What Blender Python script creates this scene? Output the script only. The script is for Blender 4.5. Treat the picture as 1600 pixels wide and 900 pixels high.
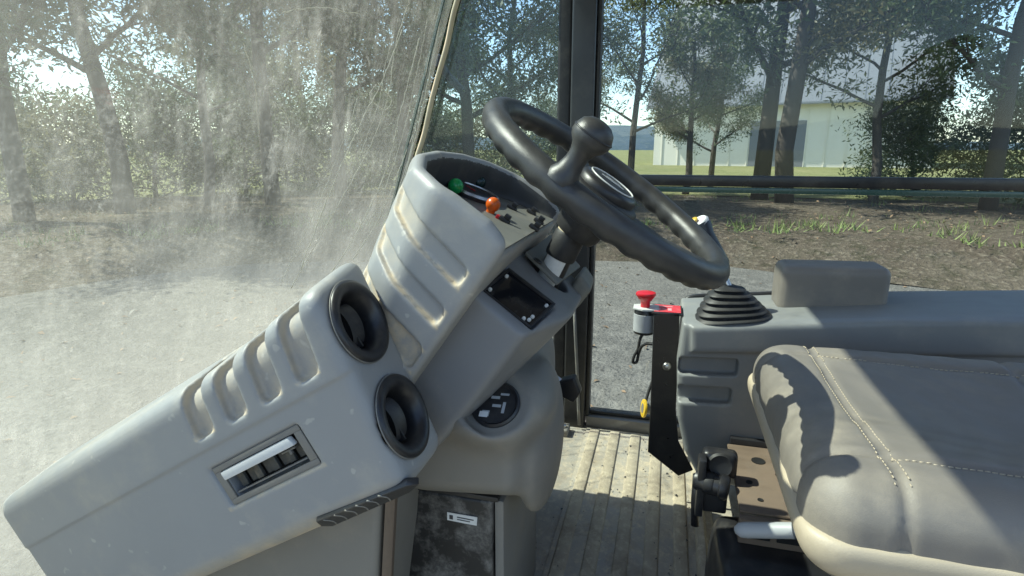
import bpy, bmesh, math, random
import numpy as np
from mathutils import Vector, Matrix
for o in list(bpy.data.objects): bpy.data.objects.remove(o)
SC = bpy.context.scene
COL = SC.collection
random.seed(4); RNG = np.random.default_rng(4)
rad = math.radians

# ------------------------------------------------------------------ camera, sky, sun, exposure
FPX, PITCH, YAW, CAMH = 900.0, rad(13.4), rad(15), 0.80
cam = bpy.data.cameras.new('camera'); camo = bpy.data.objects.new('camera', cam); COL.objects.link(camo)
cam.sensor_width = 36; cam.lens = 36*FPX/1600; cam.clip_start = .02; cam.clip_end = 3000
camo.location = (0, 0, CAMH); camo.rotation_euler = (rad(90)-PITCH, 0, YAW)
SC.camera = camo

SUNDIR = Vector((-.80, -.015, 1.0)).normalized()          # towards the sun
sun_el = math.asin(SUNDIR.z); sun_az = math.atan2(SUNDIR.x, SUNDIR.y)
wd = bpy.data.worlds.new('World'); SC.world = wd; wd.use_nodes = True
nt = wd.node_tree; bg = nt.nodes['Background']
sky = nt.nodes.new('ShaderNodeTexSky'); sky.sky_type = 'NISHITA'; sky.sun_disc = False
sky.sun_elevation = sun_el; sky.sun_rotation = sun_az; sky.air_density = 1.0; sky.dust_density = .5; sky.ozone_density = 1.3
nt.links.new(sky.outputs[0], bg.inputs[0]); bg.inputs[1].default_value = .15
sl = bpy.data.lights.new('sun', 'SUN'); sl.energy = 5.0; sl.angle = rad(.53); sl.color = (1, .95, .86)
so = bpy.data.objects.new('sun', sl); COL.objects.link(so)
so.rotation_euler = SUNDIR.to_track_quat('Z', 'Y').to_euler(); so.location = SUNDIR*50
SC.view_settings.view_transform = 'Standard'; SC.view_settings.look = 'None'
SC.view_settings.gamma = 1; SC.view_settings.use_curve_mapping = False
SC.view_settings.exposure = 1.02
SC.render.engine = 'CYCLES'
try:
    SC.cycles.use_denoising = True
    SC.cycles.max_bounces = 10; SC.cycles.transparent_max_bounces = 24
    SC.cycles.caustics_reflective = False; SC.cycles.caustics_refractive = False
    SC.cycles.sample_clamp_indirect = 6
except Exception: pass

# ------------------------------------------------------------------ survey helpers: a sight line meets a known plane
_f = Vector((-math.sin(YAW)*math.cos(PITCH), math.cos(YAW)*math.cos(PITCH), -math.sin(PITCH)))
_r = Vector((math.cos(YAW), math.sin(YAW), 0)); _u = _r.cross(_f); _C = Vector((0, 0, CAMH))
def P(px, py, x=None, y=None, z=None):
    v = _f + _r*((px-800)/FPX) - _u*((py-450)/FPX)
    t = x/v.x if x is not None else (y/v.y if y is not None else (z-CAMH)/v.z)
    return _C + v*t
# frame of the steering column: s runs down towards the driver, a along the column, y across the cab
TH = rad(35.25); W0 = Vector((-.083, .8, .7526))
KS = Vector((math.cos(TH), 0, -math.sin(TH))); KA = Vector((math.sin(TH), 0, math.cos(TH)))
def K(s, y, a): return Vector((W0.x, 0, W0.z)) + KS*s + KA*a + Vector((0, y, 0))
# frame of the vent console: e along its length, y across, d down its side
PH = rad(31); V0 = Vector((-.355, 0, .643))
VE = Vector((math.cos(PH), 0, math.sin(PH))); VD = Vector((math.sin(PH), 0, -math.cos(PH)))
def V(e, y, d): return V0 + VE*e + VD*d + Vector((0, y, 0))
def I(x, y, z): return Vector((x, y, z))

# ------------------------------------------------------------------ materials
MATS = {}
def nodes(name):
    m = bpy.data.materials.new(name); m.use_nodes = True; MATS[name] = m
    n = m.node_tree; return m, n, n.nodes['Principled BSDF'], n.nodes['Material Output']
def N(n, typ, **kw):
    x = n.nodes.new(typ)
    for k, v in kw.items():
        if k in x.inputs.keys(): x.inputs[k].default_value = v
        else: setattr(x, k, v)
    return x
def coords(n): return N(n, 'ShaderNodeTexCoord').outputs['Object']
def noise(n, co, scale, detail=4, rough=.55, dist=0):
    x = N(n, 'ShaderNodeTexNoise'); x.inputs['Scale'].default_value = scale; x.inputs['Detail'].default_value = detail
    x.inputs['Roughness'].default_value = rough; x.inputs['Distortion'].default_value = dist
    n.links.new(co, x.inputs['Vector']); return x.outputs[0]
def ramp(n, fac, a, b, ca=(0, 0, 0, 1), cb=(1, 1, 1, 1)):
    x = N(n, 'ShaderNodeValToRGB'); e = x.color_ramp.elements
    e[0].position = a; e[1].position = b; e[0].color = ca; e[1].color = cb
    n.links.new(fac, x.inputs[0]); return x.outputs[0]
def mixc(n, fac, a, b):
    x = N(n, 'ShaderNodeMix', data_type='RGBA')
    if isinstance(fac, (int, float)): x.inputs[0].default_value = fac
    else: n.links.new(fac, x.inputs[0])
    for sck, v in ((6, a), (7, b)):
        if isinstance(v, tuple): x.inputs[sck].default_value = (*v[:3], 1)
        else: n.links.new(v, x.inputs[sck])
    return x.outputs[2]
def math_(n, op, a, b=0.0):
    x = N(n, 'ShaderNodeMath', operation=op)
    for i, v in enumerate((a, b)):
        if isinstance(v, (int, float)): x.inputs[i].default_value = v
        else: n.links.new(v, x.inputs[i])
    return x.outputs[0]
def madd(n, a, b, c):
    x = N(n, 'ShaderNodeMath', operation='MULTIPLY_ADD'); n.links.new(a, x.inputs[0])
    x.inputs[1].default_value = b; x.inputs[2].default_value = c; return x.outputs[0]
def bump(n, h, strength, dist, pr):
    x = N(n, 'ShaderNodeBump'); x.inputs['Strength'].default_value = strength; x.inputs['Distance'].default_value = dist
    n.links.new(h, x.inputs['Height']); n.links.new(x.outputs[0], pr.inputs['Normal'])
def surf(name, c1, c2=None, rough=.5, scale=8, metal=0, dirt=None, dirt_amt=.4, dirt_scale=14, dirt_cut=(.5, .72), grain=0, grain_scale=900, spec=.5, coat=0, deposit=None, spots=0):
    """plain worn surface: colour drift, dust or dirt patches, fine grain"""
    m, n, p, out = nodes(name); co = coords(n)
    c2 = c2 or tuple(v*.82 for v in c1)
    col = mixc(n, noise(n, co, scale, 5), c1, c2)
    rg = madd(n, noise(n, co, scale*3.1, 4), .25, rough-.12)
    if dirt:
        f1 = ramp(n, noise(n, co, dirt_scale, 7, .65), *dirt_cut)
        f2 = ramp(n, noise(n, co, dirt_scale*9, 4, .7), .35, .7)
        fa = math_(n, 'MULTIPLY', math_(n, 'MULTIPLY', f1, madd(n, f2, .6, .4)), dirt_amt)
        col = mixc(n, fa, col, dirt)
        rg = math_(n, 'ADD', rg, math_(n, 'MULTIPLY', fa, .35))
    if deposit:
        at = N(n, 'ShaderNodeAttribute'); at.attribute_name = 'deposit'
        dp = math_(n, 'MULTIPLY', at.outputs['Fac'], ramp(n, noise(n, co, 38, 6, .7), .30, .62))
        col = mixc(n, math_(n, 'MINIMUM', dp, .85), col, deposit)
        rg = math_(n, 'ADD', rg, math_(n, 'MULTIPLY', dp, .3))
    if spots:
        sp = ramp(n, noise(n, co, 55, 2, .4), .70, .74)
        col = mixc(n, math_(n, 'MULTIPLY', sp, spots), col, (.62, .58, .50))
    n.links.new(col, p.inputs['Base Color']); n.links.new(rg, p.inputs['Roughness'])
    p.inputs['Metallic'].default_value = metal; p.inputs['Specular IOR Level'].default_value = spec
    if coat: p.inputs['Coat Weight'].default_value = coat; p.inputs['Coat Roughness'].default_value = .08
    if grain: bump(n, noise(n, co, grain_scale, 2), grain, .0006, p)
    return m
DUST = (.50, .44, .34)
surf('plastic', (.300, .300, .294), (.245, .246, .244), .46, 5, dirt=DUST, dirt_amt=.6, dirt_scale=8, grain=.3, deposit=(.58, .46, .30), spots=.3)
surf('plastic_shaded', (.185, .187, .192), (.155, .157, .162), .48, 5, dirt=(.33, .30, .25), dirt_amt=.35, dirt_scale=8, grain=.25)  # shaded copy of plastic: the shroud's shade is put into its colour
surf('plastic_warm', (.215, .20, .175), (.17, .16, .142), .55, 5, dirt=(.36, .31, .24), dirt_amt=.5, dirt_scale=7, grain=.25)
surf('plastic_half_shaded', (.235, .24, .235), (.195, .20, .198), .46, 5, dirt=DUST, dirt_amt=.3, dirt_scale=9, grain=.25)  # darker copy of plastic; shade on the console side goes into the base colour
surf('liner', (.060, .060, .060), (.045, .045, .046), .55, 9, dirt=(.3, .27, .22), dirt_amt=.3, dirt_scale=18, grain=.3)
surf('panel_olive', (.17, .168, .15), (.13, .13, .12), .55, 9, dirt=(.34, .30, .23), dirt_amt=.5, dirt_scale=16, grain=.2)
surf('rubber', (.022, .022, .023), (.014, .014, .015), .55, 20, dirt=(.22, .19, .15), dirt_amt=.18, dirt_scale=22, grain=.3, grain_scale=500)
surf('wheel_skin', (.038, .037, .036), (.027, .027, .027), .38, 14, dirt=(.20, .19, .17), dirt_amt=.25, dirt_scale=11, grain=.35, grain_scale=1300)
surf('black_plastic', (.014, .014, .016), (.02, .02, .022), .38, 12, dirt=(.25, .22, .17), dirt_amt=.2, dirt_scale=20, grain=.15)
surf('black_paint', (.010, .010, .011), (.016, .016, .017), .30, 10, dirt=(.30, .26, .20), dirt_amt=.16, dirt_scale=12)
surf('post_paint', (.026, .027, .028), (.018, .018, .019), .36, 4, dirt=(.3, .27, .22), dirt_amt=.12, dirt_scale=9)
surf('glossy_black', (.006, .007, .010), (.008, .009, .012), .12, 10, dirt=(.3, .27, .22), dirt_amt=.12, dirt_scale=40)
surf('scuffed_black', (.014, .014, .015), (.024, .023, .022), .5, 12, dirt=(.30, .28, .25), dirt_amt=.65, dirt_scale=26, dirt_cut=(.46, .62), grain=.4, grain_scale=200)
surf('steel', (.55, .55, .54), (.42, .41, .39), .33, 20, metal=1, dirt=(.25, .2, .15), dirt_amt=.3)
surf('silver_plastic', (.66, .66, .64), (.55, .55, .53), .3, 20)
surf('white_label', (.74, .74, .72), (.66, .65, .62), .5, 30, dirt=(.4, .36, .3), dirt_amt=.35, dirt_scale=60)
surf('print_dark', (.05, .05, .055), None, .5)
surf('print_grey', (.42, .43, .44), None, .5)
surf('red_plastic', (.62, .015, .025), (.5, .012, .02), .32, 20)
surf('red_label', (.66, .05, .07), (.56, .04, .05), .4, 40, dirt=(.5, .4, .35), dirt_amt=.3, dirt_scale=60)
surf('pink_print', (.78, .38, .40), None, .5)
surf('green_plastic', (.01, .36, .09), None, .25)
surf('teal_plastic', (.012, .035, .035), None, .25)
surf('orange_plastic', (.75, .13, .012), None, .3)
surf('yellow_plastic', (.68, .44, .03), None, .4)
surf('seal_cream', (.60, .50, .33), (.44, .37, .25), .7, 30, grain=.3, grain_scale=200)
surf('glass_edge', (.03, .07, .055), (.05, .10, .08), .25, 30)
surf('vinyl', (.22, .195, .168), (.175, .157, .136), .5, 7, dirt=(.42, .36, .27), dirt_amt=.45, dirt_scale=8, grain=.4, grain_scale=700)
MATS['vinyl'].node_tree.nodes['Principled BSDF'].inputs['Roughness'].default_value = .5
surf('vinyl_tan', (.50, .42, .31), (.42, .35, .25), .5, 9, grain=.4, grain_scale=700)
surf('seat_pan', (.185, .135, .095), (.13, .095, .07), .6, 12, dirt=(.10, .08, .06), dirt_amt=.6, dirt_scale=22, grain=.3, grain_scale=300)
surf('headliner', (.56, .54, .50), (.50, .48, .44), .8, 4)
surf('shadow_black', (.006, .006, .006), None, .8)
surf('dark_vane', (.07, .07, .062), (.05, .05, .045), .5, 30, dirt=(.35, .28, .18), dirt_amt=.6, dirt_scale=40)
surf('grey_vane', (.19, .185, .17), (.14, .135, .125), .5, 30, dirt=(.4, .33, .22), dirt_amt=.6, dirt_scale=40)

def floor_mat(name, c1, c2, wear):
    m, n, p, out = nodes(name); co = coords(n)
    mp = N(n, 'ShaderNodeMapping'); mp.inputs['Scale'].default_value = (1, .75, 1); n.links.new(co, mp.inputs[0]); st = mp.outputs[0]
    col = mixc(n, ramp(n, noise(n, st, 26, 7, .65), .32, .68), c1, c2)
    col = mixc(n, ramp(n, noise(n, st, 70, 6, .7), .50, .66), col, wear)
    col = mixc(n, math_(n, 'MULTIPLY', ramp(n, noise(n, co, 55, 5, .7), .66, .74), .6), col, (.08, .066, .05))
    col = mixc(n, math_(n, 'MULTIPLY', ramp(n, noise(n, st, 13, 7, .72, .4), .50, .68), .55), col, (.19, .15, .108))
    n.links.new(col, p.inputs['Base Color']); p.inputs['Roughness'].default_value = .78
    p.inputs['Specular IOR Level'].default_value = .25
    bump(n, noise(n, co, 160, 5, .7), .5, .003, p)
floor_mat('mat_trough', (.32, .30, .262), (.42, .36, .27), (.50, .42, .30))
floor_mat('mat_rib', (.43, .365, .265), (.33, .28, .21), (.50, .43, .31))
floor_mat('mat_flat', (.29, .275, .24), (.36, .315, .25), (.46, .39, .29))

def glass(name, tint, dust0, dust_col, speck, blotch, refl=.06, low=0):
    """pane: clear tinted transmission, a mirror share by angle, and a film of dust that scatters light"""
    m, n, p, out = nodes(name); n.nodes.remove(p); co = coords(n)
    tr = N(n, 'ShaderNodeBsdfTransparent'); tr.inputs[0].default_value = (*tint, 1)
    gl = N(n, 'ShaderNodeBsdfGlossy'); gl.inputs['Roughness'].default_value = .02
    lw = N(n, 'ShaderNodeLayerWeight'); lw.inputs[0].default_value = .5
    m1 = N(n, 'ShaderNodeMixShader'); n.links.new(madd(n, math_(n, 'POWER', lw.outputs['Facing'], 5.0), .5, refl*.5), m1.inputs[0])
    n.links.new(tr.outputs[0], m1.inputs[1]); n.links.new(gl.outputs[0], m1.inputs[2])
    di = N(n, 'ShaderNodeBsdfDiffuse'); ts = N(n, 'ShaderNodeBsdfTranslucent')
    di.inputs[0].default_value = (*dust_col, 1); ts.inputs[0].default_value = (*dust_col, 1)
    m2 = N(n, 'ShaderNodeMixShader'); m2.inputs[0].default_value = .55
    n.links.new(di.outputs[0], m2.inputs[1]); n.links.new(ts.outputs[0], m2.inputs[2])
    f = math_(n, 'MULTIPLY', ramp(n, noise(n, co, 2.3, 6, .62, .8), .36, .70), blotch)
    patch = madd(n, ramp(n, noise(n, co, 4.2, 4, .6, 1.2), .34, .66), .85, .15)
    g = math_(n, 'MULTIPLY', math_(n, 'MULTIPLY', ramp(n, noise(n, co, 95, 6, .75), .50, .74), speck), patch)
    g2 = math_(n, 'MULTIPLY', ramp(n, noise(n, co, 30, 6, .8, .6), .60, .70), speck*.9)
    mp = N(n, 'ShaderNodeMapping'); mp.inputs['Rotation'].default_value = (rad(-14), 0, 0); mp.inputs['Scale'].default_value = (40, 40, 1.6); n.links.new(co, mp.inputs[0])
    s = math_(n, 'MULTIPLY', math_(n, 'MULTIPLY', ramp(n, noise(n, mp.outputs[0], 1.0, 3, .5), .52, .74), blotch*1.1), patch)
    fac = math_(n, 'ADD', math_(n, 'ADD', math_(n, 'ADD', f, g), math_(n, 'ADD', s, g2)), dust0)
    if low:                                             # mud film thickens towards the bottom rail, with a ragged edge
        sp = N(n, 'ShaderNodeSeparateXYZ'); n.links.new(co, sp.inputs[0])
        zz = math_(n, 'ADD', sp.outputs[2], math_(n, 'MULTIPLY', noise(n, co, 5, 4, .6), .5))
        fac = math_(n, 'ADD', fac, math_(n, 'MULTIPLY', ramp(n, zz, .55, 1.15, (1, 1, 1, 1), (0, 0, 0, 1)), low))
    fac = math_(n, 'MINIMUM', fac, .9)
    m3 = N(n, 'ShaderNodeMixShader'); n.links.new(fac, m3.inputs[0])
    n.links.new(m1.outputs[0], m3.inputs[1]); n.links.new(m2.outputs[0], m3.inputs[2])
    n.links.new(m3.outputs[0], out.inputs['Surface'])
glass('dusty_glass', (.90, .96, .93), .035, (.64, .62, .56), .25, .12, low=.17)
glass('corner_glass', (.88, .95, .94), .035, (.60, .60, .56), .09, .05)
glass('door_glass', (.87, .93, .93), .006, (.55, .55, .52), .02, .012, .05)
def streak_mat():
    m, n, p, out = nodes('dust_streak'); n.nodes.remove(p)
    di = N(n, 'ShaderNodeBsdfDiffuse'); ts = N(n, 'ShaderNodeBsdfTranslucent')
    for q in (di, ts): q.inputs[0].default_value = (.66, .64, .58, 1)
    mx = N(n, 'ShaderNodeMixShader'); mx.inputs[0].default_value = .6
    n.links.new(di.outputs[0], mx.inputs[1]); n.links.new(ts.outputs[0], mx.inputs[2]); n.links.new(mx.outputs[0], out.inputs[0])
streak_mat()

def ground_mat(name, cols, scales, bmp):
    m, n, p, out = nodes(name); co = coords(n)
    c = mixc(n, ramp(n, noise(n, co, scales[0], 6, .6), .35, .65), cols[0], cols[1])
    c = mixc(n, ramp(n, noise(n, co, scales[1], 5, .7), .48, .66), c, cols[2])
    c = mixc(n, ramp(n, noise(n, co, scales[2], 3, .6), .52, .70), c, cols[3])
    n.links.new(c, p.inputs['Base Color']); p.inputs['Roughness'].default_value = .95; p.inputs['Specular IOR Level'].default_value = .1
    bump(n, noise(n, co, scales[2], 4, .7), .9, bmp, p)
ground_mat('gravel', [(.185, .172, .148), (.135, .127, .112), (.23, .214, .184), (.085, .080, .073)], (.35, 5, 24), .05)
ground_mat('mulch', [(.085, .065, .047), (.12, .098, .07), (.055, .05, .03), (.20, .165, .12)], (.9, 4, 14), .08)
ground_mat('meadow', [(.16, .17, .065), (.21, .20, .09), (.12, .135, .05), (.25, .225, .12)], (.15, 1.1, 6), .1)
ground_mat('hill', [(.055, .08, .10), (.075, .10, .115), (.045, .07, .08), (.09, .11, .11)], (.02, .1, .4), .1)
surf('bark', (.085, .068, .052), (.045, .038, .032), .9, 3, grain=.8, grain_scale=30)
surf('shed_cream', (.80, .75, .63), (.74, .69, .57), .7, 1)
surf('shed_roof', (.20, .205, .215), (.17, .175, .185), .5, .6)
surf('dead_leaf', (.30, .19, .10), (.16, .10, .06), .8, 3)
surf('grass_blade', (.11, .19, .04), (.24, .24, .08), .7, 3)
def leaf_mat(name, c1, c2):
    m, n, p, out = nodes(name); co = coords(n)
    col = mixc(n, ramp(n, noise(n, co, 1.7, 4), .35, .65), c1, c2)
    n.links.new(col, p.inputs['Base Color']); p.inputs['Roughness'].default_value = .55
    ts = N(n, 'ShaderNodeBsdfTranslucent'); n.links.new(col, ts.inputs[0])
    mx = N(n, 'ShaderNodeMixShader'); mx.inputs[0].default_value = .35
    n.links.new(p.outputs[0], mx.inputs[1]); n.links.new(ts.outputs[0], mx.inputs[2]); n.links.new(mx.outputs[0], out.inputs[0])
leaf_mat('leaf_pine', (.105, .135, .050), (.062, .092, .038))
leaf_mat('leaf_wattle', (.15, .165, .06), (.09, .12, .045))
leaf_mat('leaf_olive', (.20, .175, .075), (.12, .12, .052))

# ------------------------------------------------------------------ object helpers
def root(name, label, cat, loc, group=None):
    o = bpy.data.objects.new(name, None); COL.objects.link(o); o.location = loc; o.empty_display_size = .05
    o['label'] = label; o['category'] = cat
    if group: o['group'] = group
    return o
def top_of(p):
    while p.parent: p = p.parent
    return p
def mk(name, verts, faces, mat, parent=None, sharp=40, label=None, cat=None, kind=None, group=None, base=None):
    """verts in world metres -> one mesh object; parts are stored relative to their thing's base"""
    v = np.asarray([tuple(q) for q in verts] if not isinstance(verts, np.ndarray) else verts, dtype=np.float64)
    if parent is not None: org = np.array(top_of(parent).location)
    elif base is not None: org = np.array(base, float)
    else: org = np.array([(v[:, 0].min()+v[:, 0].max())/2, (v[:, 1].min()+v[:, 1].max())/2, v[:, 2].min()])
    me = bpy.data.meshes.new(name)
    v = v-org
    if isinstance(faces, np.ndarray):
        me.vertices.add(len(v)); me.vertices.foreach_set('co', v.astype(np.float32).ravel())
        k = faces.shape[1]; me.loops.add(faces.size); me.polygons.add(len(faces))
        me.loops.foreach_set('vertex_index', faces.astype(np.int32).ravel())
        me.polygons.foreach_set('loop_start', np.arange(0, faces.size, k, dtype=np.int32))
        me.polygons.foreach_set('loop_total', np.full(len(faces), k, dtype=np.int32))
        me.update(calc_edges=True); me.validate()
    else:
        me.from_pydata(v.tolist(), [], faces); me.update()
    me.polygons.foreach_set('use_smooth', np.ones(len(me.polygons), dtype=bool))
    if sharp: me.set_sharp_from_angle(angle=rad(sharp))
    me.materials.append(MATS[mat])
    o = bpy.data.objects.new(name, me); COL.objects.link(o)
    if parent is not None: o.parent = parent
    else: o.location = org
    if label: o['label'] = label
    if cat: o['category'] = cat
    if kind: o['kind'] = kind
    if group: o['group'] = group
    return o
def bm_out(bm):
    bm.verts.ensure_lookup_table()
    for i, v in enumerate(bm.verts): v.index = i
    r = [v.co.copy() for v in bm.verts], [[v.index for v in f.verts] for f in bm.faces]
    bm.free(); return r
def bevel(bm, w, seg=2, ang=25):
    es = [e for e in bm.edges if len(e.link_faces) == 2 and e.calc_face_angle(0) > rad(ang)]
    if es and w: bmesh.ops.bevel(bm, geom=es, offset=w, segments=seg, affect='EDGES', profile=.6, clamp_overlap=True)
    return bm
def hull(pts, w=0, seg=2, fr=I):
    bm = bmesh.new()
    for q in pts: bm.verts.new(fr(*q))
    r = bmesh.ops.convex_hull(bm, input=bm.verts)
    bmesh.ops.delete(bm, geom=[g for g in r['geom_interior'] if isinstance(g, bmesh.types.BMVert)], context='VERTS')
    bmesh.ops.dissolve_limit(bm, angle_limit=rad(1.5), verts=bm.verts, edges=bm.edges)
    bmesh.ops.recalc_face_normals(bm, faces=bm.faces)
    return bm_out(bevel(bm, w, seg))
def box(x0, x1, y0, y1, z0, z1, w=0, seg=2, fr=I):
    return hull([(x, y, z) for x in (x0, x1) for y in (y0, y1) for z in (z0, z1)], w, seg, fr)
def prism(poly, y0, y1, w=0, seg=2, fr=I):
    """polygon in the frame's first and third axis, run from y0 to y1"""
    bm = bmesh.new(); n = len(poly)
    a = [bm.verts.new(fr(p[0], y0, p[1])) for p in poly]; b = [bm.verts.new(fr(p[0], y1, p[1])) for p in poly]
    bm.faces.new(a); bm.faces.new(b[::-1])
    for i in range(n): bm.faces.new((a[i], b[i], b[(i+1) % n], a[(i+1) % n]))
    bmesh.ops.recalc_face_normals(bm, faces=bm.faces)
    return bm_out(bevel(bm, w, seg))
def spline(pts, n=10):
    pts = [Vector(p) for p in pts]; out = []
    for i in range(len(pts)-1):
        p0 = pts[max(i-1, 0)]; p1 = pts[i]; p2 = pts[i+1]; p3 = pts[min(i+2, len(pts)-1)]
        for k in range(n):
            t = k/n
            out.append(.5*((2*p1)+(p2-p0)*t+(2*p0-5*p1+4*p2-p3)*t*t+(3*p1-p0-3*p2+p3)*t**3))
    return out+[pts[-1]]
def tube(pts, r, n=10, cap=True, closed=False, flat=1.0):
    pts = [Vector(p) for p in pts]; m = len(pts)
    rs = r if isinstance(r, (list, tuple)) else [r]*m
    V_, F_ = [], []; up = None
    for i, p in enumerate(pts):
        if closed: t = pts[(i+1) % m]-pts[i-1]
        else: t = pts[min(i+1, m-1)]-pts[max(i-1, 0)]
        t.normalize()
        if up is None: up = t.orthogonal().normalized()
        up = (up-t*up.dot(t)).normalized(); b = t.cross(up)
        for k in range(n):
            a = 2*math.pi*k/n; V_.append(p+up*math.cos(a)*rs[i]+b*math.sin(a)*rs[i]*flat)
    for i in range(m if closed else m-1):
        j = (i+1) % m
        for k in range(n): F_.append((i*n+k, i*n+(k+1) % n, j*n+(k+1) % n, j*n+k))
    if cap and not closed: F_.append(tuple(range(n))[::-1]); F_.append(tuple(range((m-1)*n, m*n)))
    return V_, F_
def lathe(prof, c, axis, n=32):
    """profile [(radius, height)] turned about an axis through c"""
    ax = Vector(axis).normalized(); u = ax.orthogonal().normalized(); w = ax.cross(u); c = Vector(c)
    V_, F_ = [], []
    for r_, h in prof:
        for k in range(n):
            a = 2*math.pi*k/n; V_.append(c+ax*h+(u*math.cos(a)+w*math.sin(a))*max(r_, 1e-5))
    for i in range(len(prof)-1):
        for k in range(n): F_.append((i*n+k, i*n+(k+1) % n, (i+1)*n+(k+1) % n, (i+1)*n+k))
    return V_, F_
def join(*parts):
    V_, F_ = [], []
    for v, f in parts:
        o = len(V_); V_ += list(v); F_ += [tuple(i+o for i in q) for q in f]
    return V_, F_

# --- moulded shells: distance fields with soft fillets, meshed with surface nets
def smin(a, b, k):
    h = np.maximum(k-np.abs(a-b), 0)/k; return np.minimum(a, b)-h*h*k*.25
def smax(a, b, k): return -smin(-a, -b, k)
def poly2(x, z, poly):
    d = np.full(x.shape, 1e9, np.float32); sgn = np.ones(x.shape, np.float32); n = len(poly)
    for i in range(n):
        vx, vz = poly[i]; wx, wz = poly[i-1]; ex, ez = wx-vx, wz-vz; px, pz = x-vx, z-vz
        t = np.clip((px*ex+pz*ez)/(ex*ex+ez*ez), 0, 1); d = np.minimum(d, (px-ex*t)**2+(pz-ez*t)**2)
        c1 = z >= vz; c2 = z < wz; c3 = ex*pz > ez*px
        fl = (c1 & c2 & c3) | (~c1 & ~c2 & ~c3); sgn = np.where(fl, -sgn, sgn)
    return sgn*np.sqrt(d)
def rbox(x, y, z, c, h, r=0):
    qx = np.abs(x-c[0])-h[0]+r; qy = np.abs(y-c[1])-h[1]+r; qz = np.abs(z-c[2])-h[2]+r
    return np.sqrt(np.maximum(qx, 0)**2+np.maximum(qy, 0)**2+np.maximum(qz, 0)**2)+np.minimum(np.maximum(qx, np.maximum(qy, qz)), 0)-r
def rrect(x, z, c, h, r):
    qx = np.abs(x-c[0])-h[0]+r; qz = np.abs(z-c[1])-h[1]+r
    return np.sqrt(np.maximum(qx, 0)**2+np.maximum(qz, 0)**2)+np.minimum(np.maximum(qx, qz), 0)-r
def ell(x, y, z, c, r):
    k = np.sqrt(((x-c[0])/r[0])**2+((y-c[1])/r[1])**2+((z-c[2])/r[2])**2); return (k-1)*min(r)
def planes(pts):
    bm = bmesh.new()
    for q in pts: bm.verts.new(q)
    bmesh.ops.convex_hull(bm, input=bm.verts); bmesh.ops.recalc_face_normals(bm, faces=bm.faces); bm.normal_update()
    out = []
    for f in bm.faces:
        n = f.normal.copy(); c = n.dot(f.calc_center_median())
        if not any((n-m).length < .02 and abs(c-e) < .002 for m, e in out): out.append((n, c))
    bm.free(); return out
def hsdf(x, y, z, pts, k):
    d = None
    for n, c in planes(pts):
        e = (n.x*x+n.y*y+n.z*z-c).astype(np.float32); d = e if d is None else smax(d, e, k)
    return d
LOC = [None]
def deposit(o, val):
    a = o.data.attributes.new('deposit', 'FLOAT', 'POINT'); a.data.foreach_set('value', np.asarray(val, np.float32))
def shell(fn, lo, hi, h, fr, keep=None):
    lo = np.array(lo, float); n = [int((b-a)/h)+2 for a, b in zip(lo, hi)]
    g = [(lo[i]+h*np.arange(n[i])).astype(np.float32) for i in range(3)]
    X, Y, Z = np.meshgrid(*g, indexing='ij'); D = fn(X, Y, Z).astype(np.float32)
    D[0], D[-1], D[:, 0], D[:, -1], D[:, :, 0], D[:, :, -1] = [np.maximum(q, h*.3) for q in (D[0], D[-1], D[:, 0], D[:, -1], D[:, :, 0], D[:, :, -1])]
    s = D < 0
    c = sum(s[i:n[0]-1+i, j:n[1]-1+j, k:n[2]-1+k].astype(np.int8) for i in (0, 1) for j in (0, 1) for k in (0, 1))
    act = (c > 0) & (c < 8); ii = np.argwhere(act); idx = np.full(act.shape, -1, np.int64); idx[act] = np.arange(len(ii))
    acc = np.zeros((len(ii), 3)); cnt = np.zeros(len(ii))
    for ax in range(3):
        oth = [q for q in range(3) if q != ax]
        for a in (0, 1):
            for b in (0, 1):
                o0 = np.zeros(3, int); o0[oth[0]] = a; o0[oth[1]] = b; o1 = o0.copy(); o1[ax] = 1
                p0 = ii+o0; p1 = ii+o1; d0 = D[tuple(p0.T)]; d1 = D[tuple(p1.T)]; m = (d0 < 0) != (d1 < 0)
                t = np.where(m, d0/np.where(d0 == d1, 1, d0-d1), 0)
                q = o0[None].astype(float).repeat(len(ii), 0); q[:, ax] = t
                acc[m] += q[m]; cnt[m] += 1
    loc = lo+h*(ii+acc/cnt[:, None])
    F = []
    for ax in range(3):
        oth = [(ax+1) % 3, (ax+2) % 3]
        sl0 = [slice(1, n[q]-1) for q in range(3)]; sl0[ax] = slice(0, n[ax]-1); sl1 = list(sl0); sl1[ax] = slice(1, n[ax])
        a0 = s[tuple(sl0)]; a1 = s[tuple(sl1)]
        base = np.argwhere(a0 != a1); flip = a0[tuple(base.T)]
        for q in oth: base[:, q] += 1
        def cell(da, db):
            p = base.copy(); p[:, oth[0]] -= da; p[:, oth[1]] -= db; return idx[tuple(p.T)]
        quad = np.stack([cell(1, 1), cell(0, 1), cell(0, 0), cell(1, 0)], 1)
        quad[~flip] = quad[~flip][:, ::-1]; F.append(quad)
    F = np.concatenate(F); F = F[(F >= 0).all(1)]
    o = np.array(fr(0, 0, 0)); B = np.array([np.array(fr(*e))-o for e in ((1, 0, 0), (0, 1, 0), (0, 0, 1))])
    if np.linalg.det(B) < 0: F = F[:, ::-1]
    LOC[0] = loc
    if keep is not None:
        m = keep(*[loc[F].mean(1)[:, i] for i in range(3)]); return loc@B+o, F[m], F[~m]
    return loc@B+o, F

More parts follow.
